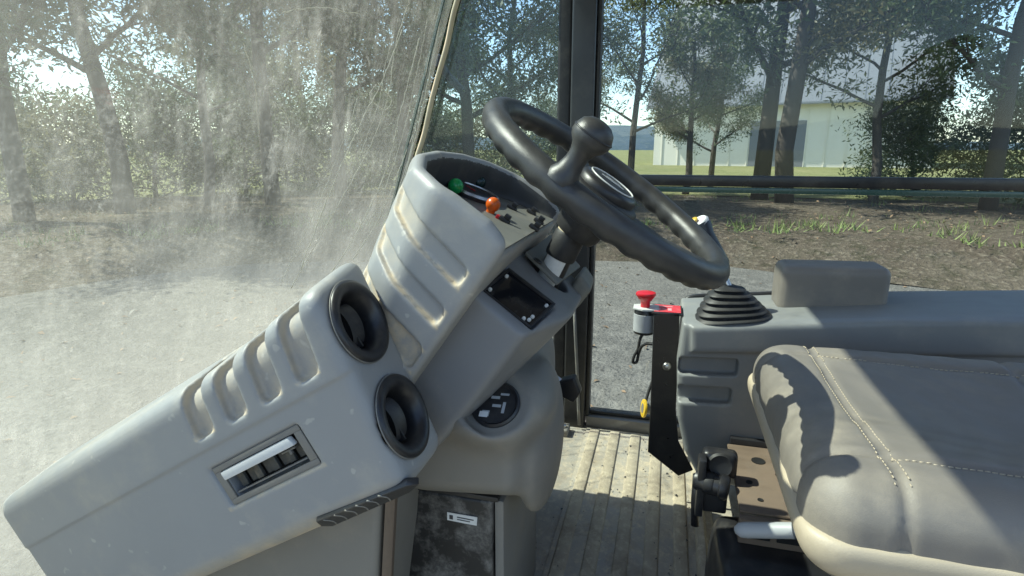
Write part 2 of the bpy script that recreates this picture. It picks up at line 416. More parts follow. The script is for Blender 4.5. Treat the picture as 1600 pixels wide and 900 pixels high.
# ================================================================== THE SETTING OUTSIDE
GZ = -.90
def ring(name, radii, zf, mat, seg=120, wob=0):
    V_, F_ = [], []
    for r_ in radii:
        for k in range(seg):
            a = 2*math.pi*k/seg
            rr = r_*(1+wob*(math.sin(3*a+.7)+.6*math.sin(7*a)+.4*math.sin(13*a+2)))
            V_.append((rr*math.cos(a), rr*math.sin(a), zf(r_, a)))
    for i in range(len(radii)-1):
        for k in range(seg): F_.append((i*seg+k, i*seg+(k+1) % seg, (i+1)*seg+(k+1) % seg, (i+1)*seg+k))
    if radii[0] < .1: pass
    return mk(name, V_, F_, mat, kind='structure', sharp=0, base=(0, 0, GZ))
ring('gravel_yard', [.01, 2, 4, 6, 8, 9.5, 11.5], lambda r_, a: GZ, 'gravel', wob=.02)
ring('earth_bank', [9.0, 9.8, 10.6, 12, 14, 17, 20], lambda r_, a: {9.0: GZ-.03, 9.8: GZ+.10, 10.6: GZ+.34, 12: GZ+.46, 14: GZ+.52, 17: GZ+.50, 20: GZ+.44}[r_]+.05*math.sin(9*a+r_), 'mulch', wob=.02)
ring('grass_field', [17.5, 24, 40, 80, 200, 700], lambda r_, a: GZ+.48+.004*(r_-17.5), 'meadow', wob=.01)
def hills():
    V_, F_ = [], []; seg = 160
    for i, (r_, k_) in enumerate(((420, 0), (480, .6), (560, 1), (700, .3))):
        for k in range(seg):
            a = 2*math.pi*k/seg
            hgt = 14+7*math.sin(4*a+1)+5*math.sin(9*a+.4)+2.5*math.sin(23*a)
            V_.append((r_*math.cos(a), r_*math.sin(a), GZ+1+k_*hgt))
    for i in range(3):
        for k in range(seg): F_.append((i*seg+k, i*seg+(k+1) % seg, (i+1)*seg+(k+1) % seg, (i+1)*seg+k))
    mk('hills', V_, F_, 'hill', kind='structure', sharp=0)
hills()

def pdir(px):
    v = _f+_r*((px-800)/FPX); v.z = 0; return v.normalized()
def spot(px, dist, z=GZ+.45): v = pdir(px)*dist; return Vector((v.x, v.y, z))

# shed seen between the trunks
def shed():
    c = spot(1290, 46); ax = pdir(1290); sd = Vector((ax.y, -ax.x, 0))
    R = root('shed', 'cream walled shed behind the trees, its grey roof standing in for a reflection', 'shed', (c.x, c.y, GZ+.4))
    def fr(x, y, z): return c+sd*x+ax*y+Vector((0, 0, z-.1))
    mk('wall', *box(-13, 5, 0, 16, -.3, 4.6, 0, fr=fr), 'shed_cream', R)
    rf = []
    for y0, z0, y1, z1 in ((-.7, 4.5, 8, 15.5), (16.7, 4.5, 8, 15.5)):
        rf.append(hull([(x, y, z+dz) for x in (-13.5, 5.5) for (y, z) in ((y0, z0), (y1, z1)) for dz in (0, .14)], fr=fr))
    ro = mk('roof', *join(*rf), 'shed_roof', R)  # tall grey roof stands in for a grey reflection in the door glass
    for i in range(15):
        x = -13.2+i*1.27
        mk('roof_seam', *hull([(x+dx, y, z+dz) for dx in (0, .07) for (y, z) in ((-.7, 4.63), (8, 15.63)) for dz in (0, .08)], fr=fr), 'shed_roof', ro)
    for i in range(14):
        x = -12.4+i*1.25
        mk('wall_seam', *box(x, x+.06, -.05, -.001, -.28, 4.4, 0, fr=fr), 'shed_cream', R)
    mk('gutter', *box(-13.5, 5.5, -.86, -.7, 4.42, 4.6, .02, fr=fr), 'shed_roof', R)
    mk('door', *box(-6, -2.4, -.05, .02, -.1, 3.4, 0, fr=fr), 'shed_roof', R)
shed()

# trees: tapered trunk with limbs, crown of small leaf faces gathered in sprays
def make_tree(seed, mat, h, trunk_r, crown_lo, spread, nclump, per, leaf, lean=(0, 0)):
    rg = random.Random(seed); tubes = []; tips = []
    def limb(p, d, ln, r0, depth):
        pts = [p]; rs = [r0]; n = 6
        for i in range(n):
            d = (d+Vector((rg.uniform(-1, 1), rg.uniform(-1, 1), rg.uniform(-.5, .7)))*.17).normalized()
            p = p+d*ln/n; pts.append(p); rs.append(r0*(1-.62*(i+1)/n))
        tubes.append(tube(pts, rs, 7 if depth else 10))
        return pts, rs
    p0 = Vector((0, 0, -.15)); d0 = Vector((lean[0], lean[1], 1)).normalized()
    tp, tr = limb(p0, d0, h*.9, trunk_r, 0)
    tp = spline(tp, 4)
    nl = 12
    for i in range(nl):
        f = crown_lo+(1-crown_lo)*(i+.5)/nl; q = tp[min(int(f*(len(tp)-1)), len(tp)-1)]
        az = i*2.4+rg.uniform(-.5, .5); up = .15+.75*f
        d = Vector((math.cos(az), math.sin(az), up)).normalized()
        ln = spread*(1.15-.75*f)*rg.uniform(.8, 1.15)
        lp, lr = limb(q, d, ln, trunk_r*.42*(1.15-.8*f), 1)
        for k in (2, 3, 4, 5, 6):
            tips.append(lp[k])
            if k > 2:
                d2 = (d+Vector((rg.uniform(-1, 1), rg.uniform(-1, 1), rg.uniform(-.3, .8)))).normalized()
                sp, sr = limb(lp[k], d2, ln*.38, trunk_r*.12, 2); tips += [sp[3], sp[6]]
    tv, tf = join(*tubes)
    rn = np.random.default_rng(seed); tips = np.array([tuple(t) for t in tips])
    cs = tips[rn.integers(0, len(tips), nclump)]+rn.normal(0, .22, (nclump, 3))
    rad_ = rn.uniform(.22, .55, nclump)
    ctr = np.repeat(cs, per, 0); rr = np.repeat(rad_, per)[:, None]
    off = rn.normal(0, 1, ctr.shape); off /= np.linalg.norm(off, axis=1)[:, None]; off *= rr*rn.uniform(.2, 1, (len(ctr), 1))**.5
    off[:, 2] *= .6; c = ctr+off
    u = rn.normal(0, 1, c.shape)+off/rr*.8; u /= np.linalg.norm(u, axis=1)[:, None]
    w = np.cross(u, rn.normal(0, 1, c.shape)); w /= np.linalg.norm(w, axis=1)[:, None]
    L = leaf*rn.uniform(.35, 1.35, (len(c), 1)); wd_ = L*rn.uniform(.09, .2, (len(c), 1))
    v = np.stack([c-w*wd_*.4, c+u*L*.5-w*wd_, c+u*L, c+u*L*.5+w*wd_], 1).reshape(-1, 3)
    return (tv, tf), (v, np.arange(len(v)).reshape(-1, 4)), mat
KINDS = {}
def tree(kind, name, label, loc, rotz, sc, group='trees around the yard'):
    (tv, tf), (lv, lf), mat = KINDS[kind][:3]
    if len(KINDS[kind]) == 3:
        R = root(name, label, 'bush' if name == 'bush' else 'tree', (0, 0, 0), group)
        a = mk('trunk', tv, tf, 'bark', R, sharp=0); b = mk('crown', lv, lf, mat, R, sharp=0)
        KINDS[kind] += [a.data, b.data]
    else:
        R = root(name, label, 'bush' if name == 'bush' else 'tree', (0, 0, 0), group)
        for nm, me in (('trunk', KINDS[kind][3]), ('crown', KINDS[kind][4])):
            o = bpy.data.objects.new(nm, me); COL.objects.link(o); o.parent = R
    R.location = loc; R.rotation_euler = (0, 0, rotz); R.scale = (sc, sc, sc)
KINDS['pine'] = list(make_tree(11, 'leaf_pine', 8.5, .17, .28, 3.0, 850, 30, .15))
KINDS['wattle'] = list(make_tree(23, 'leaf_wattle', 7.0, .11, .32, 3.2, 520, 28, .14, (.12, .05)))
KINDS['olive'] = list(make_tree(37, 'leaf_olive', 8.0, .18, .38, 3.0, 760, 30, .145, (-.08, .03)))
KINDS['bush'] = list(make_tree(51, 'leaf_pine', 2.6, .06, .08, 1.9, 700, 26, .13))
KINDS['dry_bush'] = list(make_tree(63, 'leaf_olive', 2.0, .05, .08, 1.7, 420, 24, .13))
for kd, nm, lb, px, ds, rz, sc in (
    ('wattle', 'wattle_tree', 'thin forked wattle tree just right of the cab post', 968, 15.5, .4, .92),
    ('olive', 'olive_tree', 'broad tree with dark trunk in the middle of the door window', 1060, 17.5, 1.9, .60),
    ('pine', 'pine_tree', 'slim pine behind the broad tree of the door window', 1097, 20, 3.0, .58),
    ('pine', 'pine_tree', 'tall dark pine with bare trunk right of the shed wall gap', 1172, 16.5, 4.4, 1.35),
    ('olive', 'olive_tree', 'thick trunked tree at the right of the tall dark pine', 1212, 15, 5.2, 1.2),
    ('wattle', 'wattle_tree', 'feathery wattle tree filling the corner window', 835, 15, 2.2, 1.0),
    ('pine', 'pine_tree', 'dense pine seen through the corner window beside the seal', 738, 14, .9, .95),
    ('pine', 'pine_tree', 'dark pine behind the streaked edge of the windscreen', 640, 14, 5.5, 1.0),
    ('olive', 'olive_tree', 'grey green tree behind the middle of the dusty windscreen', 545, 15.5, .2, 1.0),
    ('pine', 'pine_tree', 'pine behind the dusty windscreen above the grooved console', 440, 14, 2.6, 1.05),
    ('wattle', 'wattle_tree', 'wattle behind the left half of the dusty windscreen', 340, 14.5, 1.2, 1.1),
    ('olive', 'olive_tree', 'broad tree at the left side of the windscreen', 215, 14, 4.0, 1.05),
    ('pine', 'pine_tree', 'leftmost pine behind the windscreen', 60, 13.5, 3.6, 1.0),
    ('wattle', 'wattle_tree', 'wattle near the right end of the door window', 1345, 16, .7, 1.05),
    ('pine', 'pine_tree', 'rightmost pine beyond the door window', 1520, 15.5, 1.4, 1.0),
    ('olive', 'olive_tree', 'far tree standing in the field beyond the bank', 905, 27, 2.9, .95),
    ('pine', 'pine_tree', 'far pine in the field behind the windscreen', 500, 25, 1.0, 1.0),
    ('olive', 'olive_tree', 'far tree in the field left behind the windscreen', 390, 26, 5.0, 1.1),
    ('pine', 'pine_tree', 'far pine in the field behind the corner window', 690, 24, 4.0, 1.0)):
    tree(kd, nm, lb, spot(px, ds), rz, sc)
for kd, lb, px, ds, rz, sc in (
    ('bush', 'green bush low behind the left edge of the windscreen', 20, 19, .3, 1.0), ('dry_bush', 'dry bush between the two leftmost trees', 140, 17, 1.1, 1.0),
    ('bush', 'dark bush under the broad left tree', 265, 18, 2.0, 1.1), ('bush', 'dense bush behind the left middle of the windscreen', 400, 19, 2.7, 1.15),
    ('dry_bush', 'olive bush just above the grooved console', 465, 22, .4, 1.2), ('bush', 'dark bush behind the streaks of the windscreen', 570, 18.5, 3.3, 1.1),
    ('bush', 'bush beside the lower end of the cream seal', 655, 19, 4.0, 1.1), ('dry_bush', 'dry bush low in the corner window', 745, 20, 5.0, 1.1),
    ('bush', 'bush low behind the left of the cab post', 850, 22, 1.6, 1.0),
    ('bush', 'green bush before the right part of the shed', 1400, 19, 3.9, .9),
    ('bush', 'rightmost bush beyond the door window', 1580, 18, 4.6, 1.0)):
    tree(kd, 'bush', lb, spot(px, ds), rz, sc, 'bushes on the bank')

def tufts():
    rg = np.random.default_rng(8); V_ = []; F_ = []
    for _ in range(900):
        a = rg.uniform(rad(30), rad(190)); r_ = rg.uniform(10.2, 17); c = np.array([r_*math.cos(a), r_*math.sin(a), GZ+.40])
        for b in range(16):
            p = c+np.array([rg.normal(0, .10), rg.normal(0, .10), 0]); h = rg.uniform(.03, .16)*(1.7 if _ % 9 == 0 else 1); t = rg.uniform(0, 6.28)
            w = np.array([math.cos(t), math.sin(t), 0])*.012; d = np.array([rg.normal(0, .06), rg.normal(0, .06), h]); i = len(V_)
            V_ += [p-w, p+w, p+d]; F_.append((i, i+1, i+2))
    o = mk('grass_tufts', V_, F_, 'grass_blade', kind='stuff', sharp=0, base=(0, 0, GZ))
    o['label'] = 'grass tufts scattered over the brown bank'; o['category'] = 'grass'
tufts()
def litter():
    rg = np.random.default_rng(12); V_ = []; F_ = []
    for _ in range(5200):
        a = rg.uniform(rad(25), rad(190)); r_ = rg.uniform(3.0, 16)**1.0; w = rg.uniform(.012, .045)
        z = GZ+.006 if r_ < 9.3 else GZ+.02+np.interp(r_, [9, 9.8, 10.6, 12, 14, 17], [-.03, .10, .34, .46, .52, .50])
        if r_ < 9.3 and rg.uniform() > .35: continue
        c = np.array([r_*math.cos(a), r_*math.sin(a), z]); t = rg.uniform(0, 6.28); u = np.array([math.cos(t), math.sin(t), rg.normal(0, .3)])*w; v = np.array([-math.sin(t), math.cos(t), rg.normal(0, .3)])*w*.45
        i = len(V_); V_ += [c-u, c+v+np.array([0, 0, w*.3]), c+u, c-v+np.array([0, 0, w*.2])]; F_.append((i, i+1, i+2, i+3))
    o = mk('leaf_litter', V_, F_, 'dead_leaf', kind='stuff', sharp=0, base=(0, 0, GZ))
    o['label'] = 'brown dead leaves strewn over gravel and bank'; o['category'] = 'leaves'
litter()

# ================================================================== THE CAB
YF = 1.578                                             # inner face of the far side of the cab
def wsx(z): return -.596-.325*(1.18-z)                 # the sloping windscreen
RIBX = [-.165+.0585*i for i in range(5)]
fl = mk('cab_floor', *box(-.95, .95, .02, YF+.03, -.06, 0, .0), 'mat_flat', kind='structure')
fl['label'] = 'dusty ribbed floor mat of the cab'
mk('trough_mat', *box(-.19, .125, .25, YF-.012, .0008, .0035, .001), 'mat_trough', fl)
for i, x in enumerate(RIBX):
    mk('rib', *prism([(x-.0155, .002), (x-.0125, .0085), (x+.0125, .0085), (x+.0155, .002)], .27, YF-.02-.004*i, .0012, 1), 'mat_rib', fl)
mk('edge_channel', *prism([(.098, .001), (.102, .018), (.116, .021), (.122, .008), (.134, .006), (.14, .001)], .27, YF-.02, .0015, 2), 'mat_rib', fl)
# loose grit on the mat
def grit():
    rg = np.random.default_rng(3); parts = []
    for _ in range(90):
        x = rg.uniform(-.24, .1); y = rg.uniform(.85, 1.56); s = abs(rg.normal(0, .0009))+.0005
        pts = [(x+rg.normal(0, s), y+rg.normal(0, s*1.6), .0085+rg.uniform(0, s*1.5)) for _ in range(7)]
        parts.append(hull(pts))
    o = mk('grit', *join(*parts), 'scuffed_black', fl, sharp=30); o['kind'] = 'stuff'
grit()
mk('cab_roof', *hull([(x, y, z) for x in (-.53, .95) for y in (-.05, 1.63) for z in (1.50, 1.58)], .02), 'headliner', kind='structure')

# door post and corner
Rp = root('cab_post', 'black steel cab post between the corner window and the door window', 'post', (-.25, YF+.02, 0))
mk('post_tube', *box(-.262, -.200, YF-.012, YF+.06, 0, 1.50, .006, 3), 'post_paint', Rp)
mk('gasket', *box(-.302, -.264, YF+.012, YF+.05, .0, 1.50, .008, 3), 'rubber', Rp)
mk('edge_trim', *box(-.1985, -.188, YF+.004, YF+.045, .03, 1.50, .003, 2), 'rubber', Rp)

# far door: sill, two panes, sliding bar
Rd = root('cab_door', 'glazed far cab door with black sliding bar and low sill', 'door', (.3, YF+.02, 0))
mk('sill', *box(-.196, .93, YF, YF+.07, 0, .034, .004, 2), 'plastic_warm', Rd)
mk('sill_gasket', *box(-.187, .93, YF+.018, YF+.046, .0345, .046, .003, 2), 'rubber', Rd)
mk('upper_pane', *box(-.187, .90, YF+.030, YF+.035, .730, 1.49, 0), 'door_glass', Rd)
mk('lower_pane', *box(-.187, .90, YF+.020, YF+.025, .046, .718, 0), 'door_glass', Rd)
mk('bar', *box(-.187, .90, YF+.014, YF+.040, .710, .738, .004, 2), 'black_paint', Rd)
mk('track', *box(-.187, .90, YF+.016, YF+.034, .694, .7085, .003, 2), 'glass_edge', Rd)
mk('rear_stile', *box(.90, .945, YF-.005, YF+.055, .0, 1.50, .006, 2), 'black_paint', Rd)

# corner pane on the far side, from the post to the cream seal
Rc = root('corner_window', 'dusty corner pane with cream seal bead beside the windscreen', 'window', (-.5, YF+.02, 0))
zs = (.03, 1.49)
mk('pane', *hull([(x, y, z) for y in (YF+.022, YF+.028) for (x, z) in ((-.268, zs[0]), (-.268, zs[1]), (wsx(zs[1])+.02, zs[1]), (wsx(zs[0])+.02, zs[0]))]), 'corner_glass', Rc)
mk('seal_bead', *tube([(wsx(z)+.012+.002*math.sin(z*31), YF+.018+.0015*math.sin(z*47), z) for z in np.linspace(zs[0], zs[1], 60)], .0075, 10), 'seal_cream', Rc, sharp=0)
mk('bottom_channel', *box(-.95, -.264, YF, YF+.06, 0, .03, .003, 2), 'black_paint', Rc)
mk('top_channel', *box(-.62, -.264, YF, YF+.06, 1.48, 1.499, .003, 2), 'black_paint', Rc)

# windscreen: sloping pane, green edge, dried streaks
Rw = root('windscreen', 'large sloping windscreen caked with dust and streaks', 'windscreen', (-.9, .8, 0))
Yw = 1.522
mk('pane', *hull([(wsx(z)+dx, y, z) for dx in (0, .006) for y in (.03, Yw) for z in zs]), 'dusty_glass', Rw)
mk('pane_edge', *hull([(wsx(z)+dx, y, z) for dx in (-.001, .007) for y in (Yw+.0005, Yw+.0065) for z in zs], .001, 1), 'glass_edge', Rw)
mk('joint_strip', *hull([(wsx(z)+dx-.004, y, z) for dx in (0, .004) for y in (Yw+.008, YF+.012) for z in zs]), 'corner_glass', Rw)
mk('bottom_rail', *box(-1.02, -.93, .03, YF+.06, -.02, .035, .006, 2), 'black_paint', Rw)
rg = random.Random(5)
def wpt(px, py):                                       # where a sight line meets the inner glass face
    v = _f+_r*((px-800)/FPX)-_u*((py-450)/FPX)
    # wsx(z)+.0065 = x
    t = (-.596-.325*(1.18-CAMH)+.0068)/(v.x-.325*v.z); return _C+v*t
for pts, w in ((((628, 45), (600, 120), (560, 200), (520, 290), (470, 420)), .0011),
               (((640, 0), (618, 70), (606, 150), (575, 235), (520, 335), (455, 450)), .0009),
               (((655, 60), (640, 120), (622, 190), (605, 260), (560, 360), (515, 430)), .0012),
               (((668, 30), (652, 110), (632, 200), (600, 300), (575, 350)), .0008),
               (((672, 80), (655, 170), (640, 240), (612, 330), (596, 372)), .0010),
               (((645, 210), (622, 270), (590, 345), (552, 405)), .0009),
               (((615, 55), (602, 100), (592, 160), (560, 250)), .0006),
               (((560, 150), (538, 215), (505, 300), (462, 395), (440, 440)), .0006),
               (((690, 20), (676, 90), (655, 190), (628, 290), (604, 370)), .0014),
               (((380, 70), (398, 130), (405, 210)), .0008), (((430, 160), (452, 190), (448, 230), (470, 260)), .0007),
               (((590, 130), (612, 155), (600, 172), (578, 150), (588, 132)), .0010),
               (((440, 20), (500, 12), (560, 22)), .0007)):
    q = [p+Vector((0, rg.gauss(0, .0012), rg.gauss(0, .0012))) for p in spline([wpt(*p) for p in pts], 10)]
    mk('streak', *tube(q, [w*rg.uniform(.5, 1.35) for _ in q], 5), 'dust_streak', Rw, sharp=0)
# mirror stay outside the corner
Rm = root('mirror_stay', 'short dark mirror stay outside the corner seal', 'stay', P(690, 150, y=1.66))
mk('arm', *tube([P(684, 95, y=1.66), P(700, 118, y=1.68), P(722, 142, y=1.70)], [.010, .011, .012], 10), 'rubber', Rm)
mk('clamp', *lathe([(0, -.012), (.016, -.012), (.018, 0), (.016, .012), (0, .012)], P(684, 95, y=1.655), (0, 1, 0), 20), 'rubber', Rm)

# ------------------------------------------------------------------ instrument binnacle
def binnacle():
    R = root('instrument_binnacle', 'grey plastic instrument binnacle with grooved side and arched hood', 'binnacle', K(-.1, .78, -.45))
    NOSE = [(.10, .642), (-.132, .642), (-.158, .660), (-.180, .710), (-.188, .78), (-.180, .85), (-.158, .90), (-.132, .918), (.10, .918)]
    GRV = ((-.156, .0125, -.056), (-.2105, .0125, -.051), (-.272, .018, -.047))
    def rim(s): return -.083-.12*np.maximum(-.12-s, 0)-.25*np.maximum(s+.07, 0)
    def pan(s): return -.110+.24*(s+.04)
    def plan(s, y, ins):
        # U-shaped plan: straight arms, rounded nose
        return poly2(s, y, NOSE)-.042+ins
    def fn(s, y, a):
        lean = (a+.2)*.10                               # side walls draw in towards the rim
        yy = .78+(y-.78)*(1+lean*1.2)
        sh = (a+.07)*.14*(a < -.07); out = plan(s+sh, yy, 0)
        d = smax(out, s+.037, .012)
        d = smax(d, a-rim(s), .016)
        d = smax(d, -(a+.42), .01)
        cav = smax(plan(s+sh, yy, .021), pan(s)-a, .012)   # hood pocket
        d = smax(d, -cav, .014)
        # three grooves on the near side, open at the front
        b0 = smax(out, s+.037, .012); a2 = a+.15*(s+.06)
        for a0, hw, s1 in GRV:
            g = smax(rrect(s, a2, (s1-.15, a0), (.15, hw), .010), -(b0+.0080), .004)
            g = smax(g, y-.70, .01)
            d = smax(d, -g, .0032)
        return d
    def inside(s, y, a):
        yy = .78+(y-.78)*(1+(a+.2)*.12); sh = (a+.07)*.14*(a < -.07); return ~((plan(s+sh, yy, .017) < 0) & (a < rim(s)-.006) & (a > pan(s)-.02) & (s < -.045))
    v, f, f2 = shell(fn, (-.26, .57, -.43), (-.02, .99, -.03), .0026, K, inside)
    def compact(f): u, i = np.unique(f, return_inverse=True); return v[u], i.reshape(f.shape)
    b = mk('housing', *compact(f), 'plastic', R, sharp=0)
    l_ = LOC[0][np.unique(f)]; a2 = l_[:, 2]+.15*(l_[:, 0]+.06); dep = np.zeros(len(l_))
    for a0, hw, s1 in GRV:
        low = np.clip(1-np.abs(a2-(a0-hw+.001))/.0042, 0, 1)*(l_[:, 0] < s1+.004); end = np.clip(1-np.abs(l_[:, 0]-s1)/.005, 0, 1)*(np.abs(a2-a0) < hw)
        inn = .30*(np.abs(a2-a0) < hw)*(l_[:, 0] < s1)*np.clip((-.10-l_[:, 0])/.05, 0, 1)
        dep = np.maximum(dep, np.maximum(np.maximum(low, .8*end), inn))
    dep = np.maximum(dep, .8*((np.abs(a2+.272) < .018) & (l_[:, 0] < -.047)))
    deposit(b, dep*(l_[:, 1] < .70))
    mk('hood_liner', *compact(f2), 'liner', R, sharp=0)
    # gauge panel lining the pocket
    pts = []
    for k in range(25):
        t = k/24; ang = math.pi*(.5+t); pts.append((-.098+.098*math.cos(ang)*1.0, .78+.150*math.sin(ang)))
    pts = [(-.042, .78+.155)]+pts+[(-.042, .78-.155)]
    bm = bmesh.new(); lo = [bm.verts.new(K(s, y, pan(s)+.0012)) for s, y in pts]; hi = [bm.verts.new(K(s, y, pan(s)+.004)) for s, y in pts]
    bm.faces.new(hi); bm.faces.new(lo[::-1])
    for i in range(len(pts)): bm.faces.new((lo[i], lo[(i+1) % len(pts)], hi[(i+1) % len(pts)], hi[i]))
    bmesh.ops.recalc_face_normals(bm, faces=bm.faces)
    gp = mk('gauge_panel', *bm_out(bm), 'panel_olive', R)
    ax = KA+KS*(-.24)
    def at(s, y, up=0): return K(s, y, pan(s)+.004+up)
    g = mk('round_gauge', *lathe([(.040, 0), (.040, .006), (.036, .008), (.033, .0065), (0, .0065)], at(-.158, .845), ax, 40), 'black_plastic', R)
    mk('bezel', *lathe([(.0405, .004), (.0425, .006), (.0405, .0095), (.0365, .0095), (.0355, .007)], at(-.158, .845), ax, 40), 'steel', g)
    mk('needle', *hull([(-.158+dx, .845+dy, pan(-.158+dx)+.0112+dz) for dx, dy in ((.001, -.001), (-.020, .014), (-.001, .003)) for dz in (0, .001)], fr=K), 'red_plastic', g)
    for nm, s, y, m, r_ in (('warning_lamp', -.171, .795, 'green_plastic', .0115), ('warning_lamp', -.108, .783, 'orange_plastic', .0105), ('warning_lamp', -.172, .905, 'teal_plastic', .0115)):
        h = .020
        o = mk(nm, *lathe([(r_*.6, -.002), (r_*.6, .003)]+[(r_*math.cos(q), .012+r_*math.sin(q)) for q in np.linspace(-.9, 1.5, 9)]+[(0, .012+r_)], at(s, y), ax, 24), m, R, sharp=60)
    for s, y in ((-.082, .765), (-.046, .80), (-.052, .855), (-.10, .87), (-.075, .90)):
        mk('toggle_switch', *join(box(s-.008, s+.008, y-.005, y+.005, pan(s)+.0035, pan(s)+.009, .0015, fr=K), box(s-.003, s+.006, y-.003, y+.003, pan(s)+.008, pan(s)+.016, .001, fr=K)), 'black_plastic', R)
    mk('toggle_mark', *box(-.095, -.089, .763, .771, pan(-.092)+.0038, pan(-.092)+.009, .001, fr=K), 'red_plastic', R)
binnacle()

# ------------------------------------------------------------------ column shroud with the display
def shroud():
    R = root('column_shroud', 'grey column shroud coloured as in shade, with recessed display below the binnacle', 'shroud', K(0, .78, -.48))
    PT = [(-.10, .640, -.176), (.038, .640, -.176), (.076, .742, -.151), (-.10, .742, -.140), (.074, .93, -.166), (-.10, .93, -.142),
          (.074, .93, -.195), (.066, .76, -.20), (.038, .640, -.40), (.038, .90, -.34), (-.10, .64, -.46), (-.10, .90, -.46), (.034, .66, -.42)]
    n1 = Vector((-.045, .640, -.176)); ex = Vector((1, 0, 0)); ey = Vector((0, .10, .044)).normalized(); ez = ex.cross(ey)
    def fn(s, y, a):
        d = hsdf(s, y, a, PT, .010)
        px, py, pz = s-n1.x, y-n1.y, a-n1.z
        u = px; v = py*ey.y+pz*ey.z; w = py*ez.y+pz*ez.z
        u2 = u-v*.10
        rec = smax(rrect(u2, v, (.042, .050), (.041, .034), .004), np.abs(w)-.016, .002)
        d = smax(d, -rec, .003)
        hole = np.sqrt((s-.008)**2+(y-.815)**2)-.038      # column passes here
        d = smax(d, -smax(hole, -(a+.19), .004), .005)
        return d
    v, f = shell(fn, (-.105, .62, -.48), (.09, .95, -.115), .0026, K)
    mk('housing', v, f, 'plastic_shaded', R, sharp=0)
    def sc(u, v, w): q = n1+ex*(u+v*.10)+ey*v+ez*w; return K(q.x, q.y, q.z)
    d = mk('display', *box(.003, .081, .0175, .0825, -.0155, -.0095, .002, fr=sc), 'glossy_black', R)
    mk('display_frame', *join(box(.003, .081, .0175, .022, -.0095, -.0065, .0008, fr=sc), box(.003, .081, .078, .0825, -.0095, -.0065, .0008, fr=sc),
                              box(.003, .0075, .022, .078, -.0095, -.0065, .0008, fr=sc), box(.0765, .081, .022, .078, -.0095, -.0065, .0008, fr=sc)), 'black_plastic', d)
    for u, v in ((.010, .030), (.010, .068), (.072, .030), (.072, .038), (.074, .070), (.066, .026)):
        mk('button', *lathe([(.0026, 0), (.0026, .002), (.002, .003), (0, .003)], sc(u, v, -.0095), sc(0, 0, 1)-sc(0, 0, 0), 12), 'silver_plastic', d)
    # olive cover plate round the column, with its dark crease
    mk('cover_plate', *hull([(s, y, a+dz) for (s, y, a) in ((-.033, .775, -.139), (.030, .775, -.147), (-.033, .945, -.137), (.04, .945, -.150)) for dz in (0, .006)], .003, 2, K), 'panel_olive', R)
    mk('end_cap', *hull([(s, y, a+dz) for (s, y, a) in ((.046, .86, -.147), (.076, .86, -.155), (.072, .95, -.160), (.044, .95, -.15)) for dz in (-.03, .012)], .008, 3, K), 'panel_olive', R)
    for s, y in ((-.012, .775), (-.005, .86), (.012, .90)):
        mk('screw_hole', *lathe([(.007, 0), (.007, .0015), (.005, .001), (0, -.0005)], K(s, y, -.1375-.13*(s+.033)+.0055), KA, 18), 'black_plastic', R)
shroud()

# ------------------------------------------------------------------ pedestal below the shroud
def pedestal():
    R = root('column_pedestal', 'warm grey moulded pedestal under the steering column', 'pedestal', (-.24, .8, 0))
    gc = Vector((-.205, .682, .470))
    n = Vector((-.05, -.62, .78)).normalized()
    def fn(x, y, z):
        body = hsdf(x, y, z, [(-.35, .668, .315), (-.165, .668, .335), (-.35, .668, .46), (-.17, .668, .46), (-.37, .95, .20), (-.15, .95, .22), (-.36, .95, .50), (-.17, .95, .50)], .03)
        nose = ell(x, y, z, (-.218, .735, .455), (.082, .100, .052))
        d = smin(body, nose, .03)
        top = hsdf(x, y, z, [(-.34, .665, .40), (-.34, .665, .52), (-.22, .67, .52), (-.18, .68, .45), (-.34, .93, .40), (-.34, .93, .55), (-.18, .93, .55), (-.18, .93, .42)], .03)
        d = smin(d, top, .02)
        lobe = ell(x, y, z, (-.166, .79, .375), (.032, .095, .115))
        d = smin(d, lobe, .012)
        face = (x-gc.x)*n.x+(y-gc.y)*n.y+(z-gc.z)*n.z
        near = np.sqrt(np.maximum((x-gc.x)**2+(y-gc.y)**2+(z-gc.z)**2-(face)**2, 0))
        d = smax(d, -smax(-face, near-.043, .01), .012)
        return d
    v, f = shell(fn, (-.39, .62, .19), (-.10, .97, .56), .003, I)
    mk('housing', v, f, 'plastic_warm', R, sharp=0)
    g = mk('round_socket', *lathe([(.0335, -.006), (.0335, .003), (.031, .0055), (.029, .004), (.027, .0015), (0, .0015)], gc, n, 40), 'black_plastic', R)
    u = n.orthogonal().normalized(); u = Vector((1, 0, 0)); u = (u-n*u.dot(n)).normalized(); w = n.cross(u)
    def gf(a, b, c): return gc+u*a+w*b+n*(c+.0016)
    mk('printed_mark', *join(box(-.016, -.006, -.018, -.010, 0, .0006, fr=gf), box(-.008, .004, .008, .012, 0, .0006, fr=gf), box(.004, .016, .014, .017, 0, .0006, fr=gf),
                              box(.010, .014, -.012, .004, 0, .0006, fr=gf), box(-.004, .008, -.004, .0, 0, .0006, fr=gf)), 'print_grey', g)
    mk('white_mark', *box(-.019, -.007, -.020, -.012, .0008, .0014, .0002, 1, fr=gf), 'white_label', g)
pedestal()

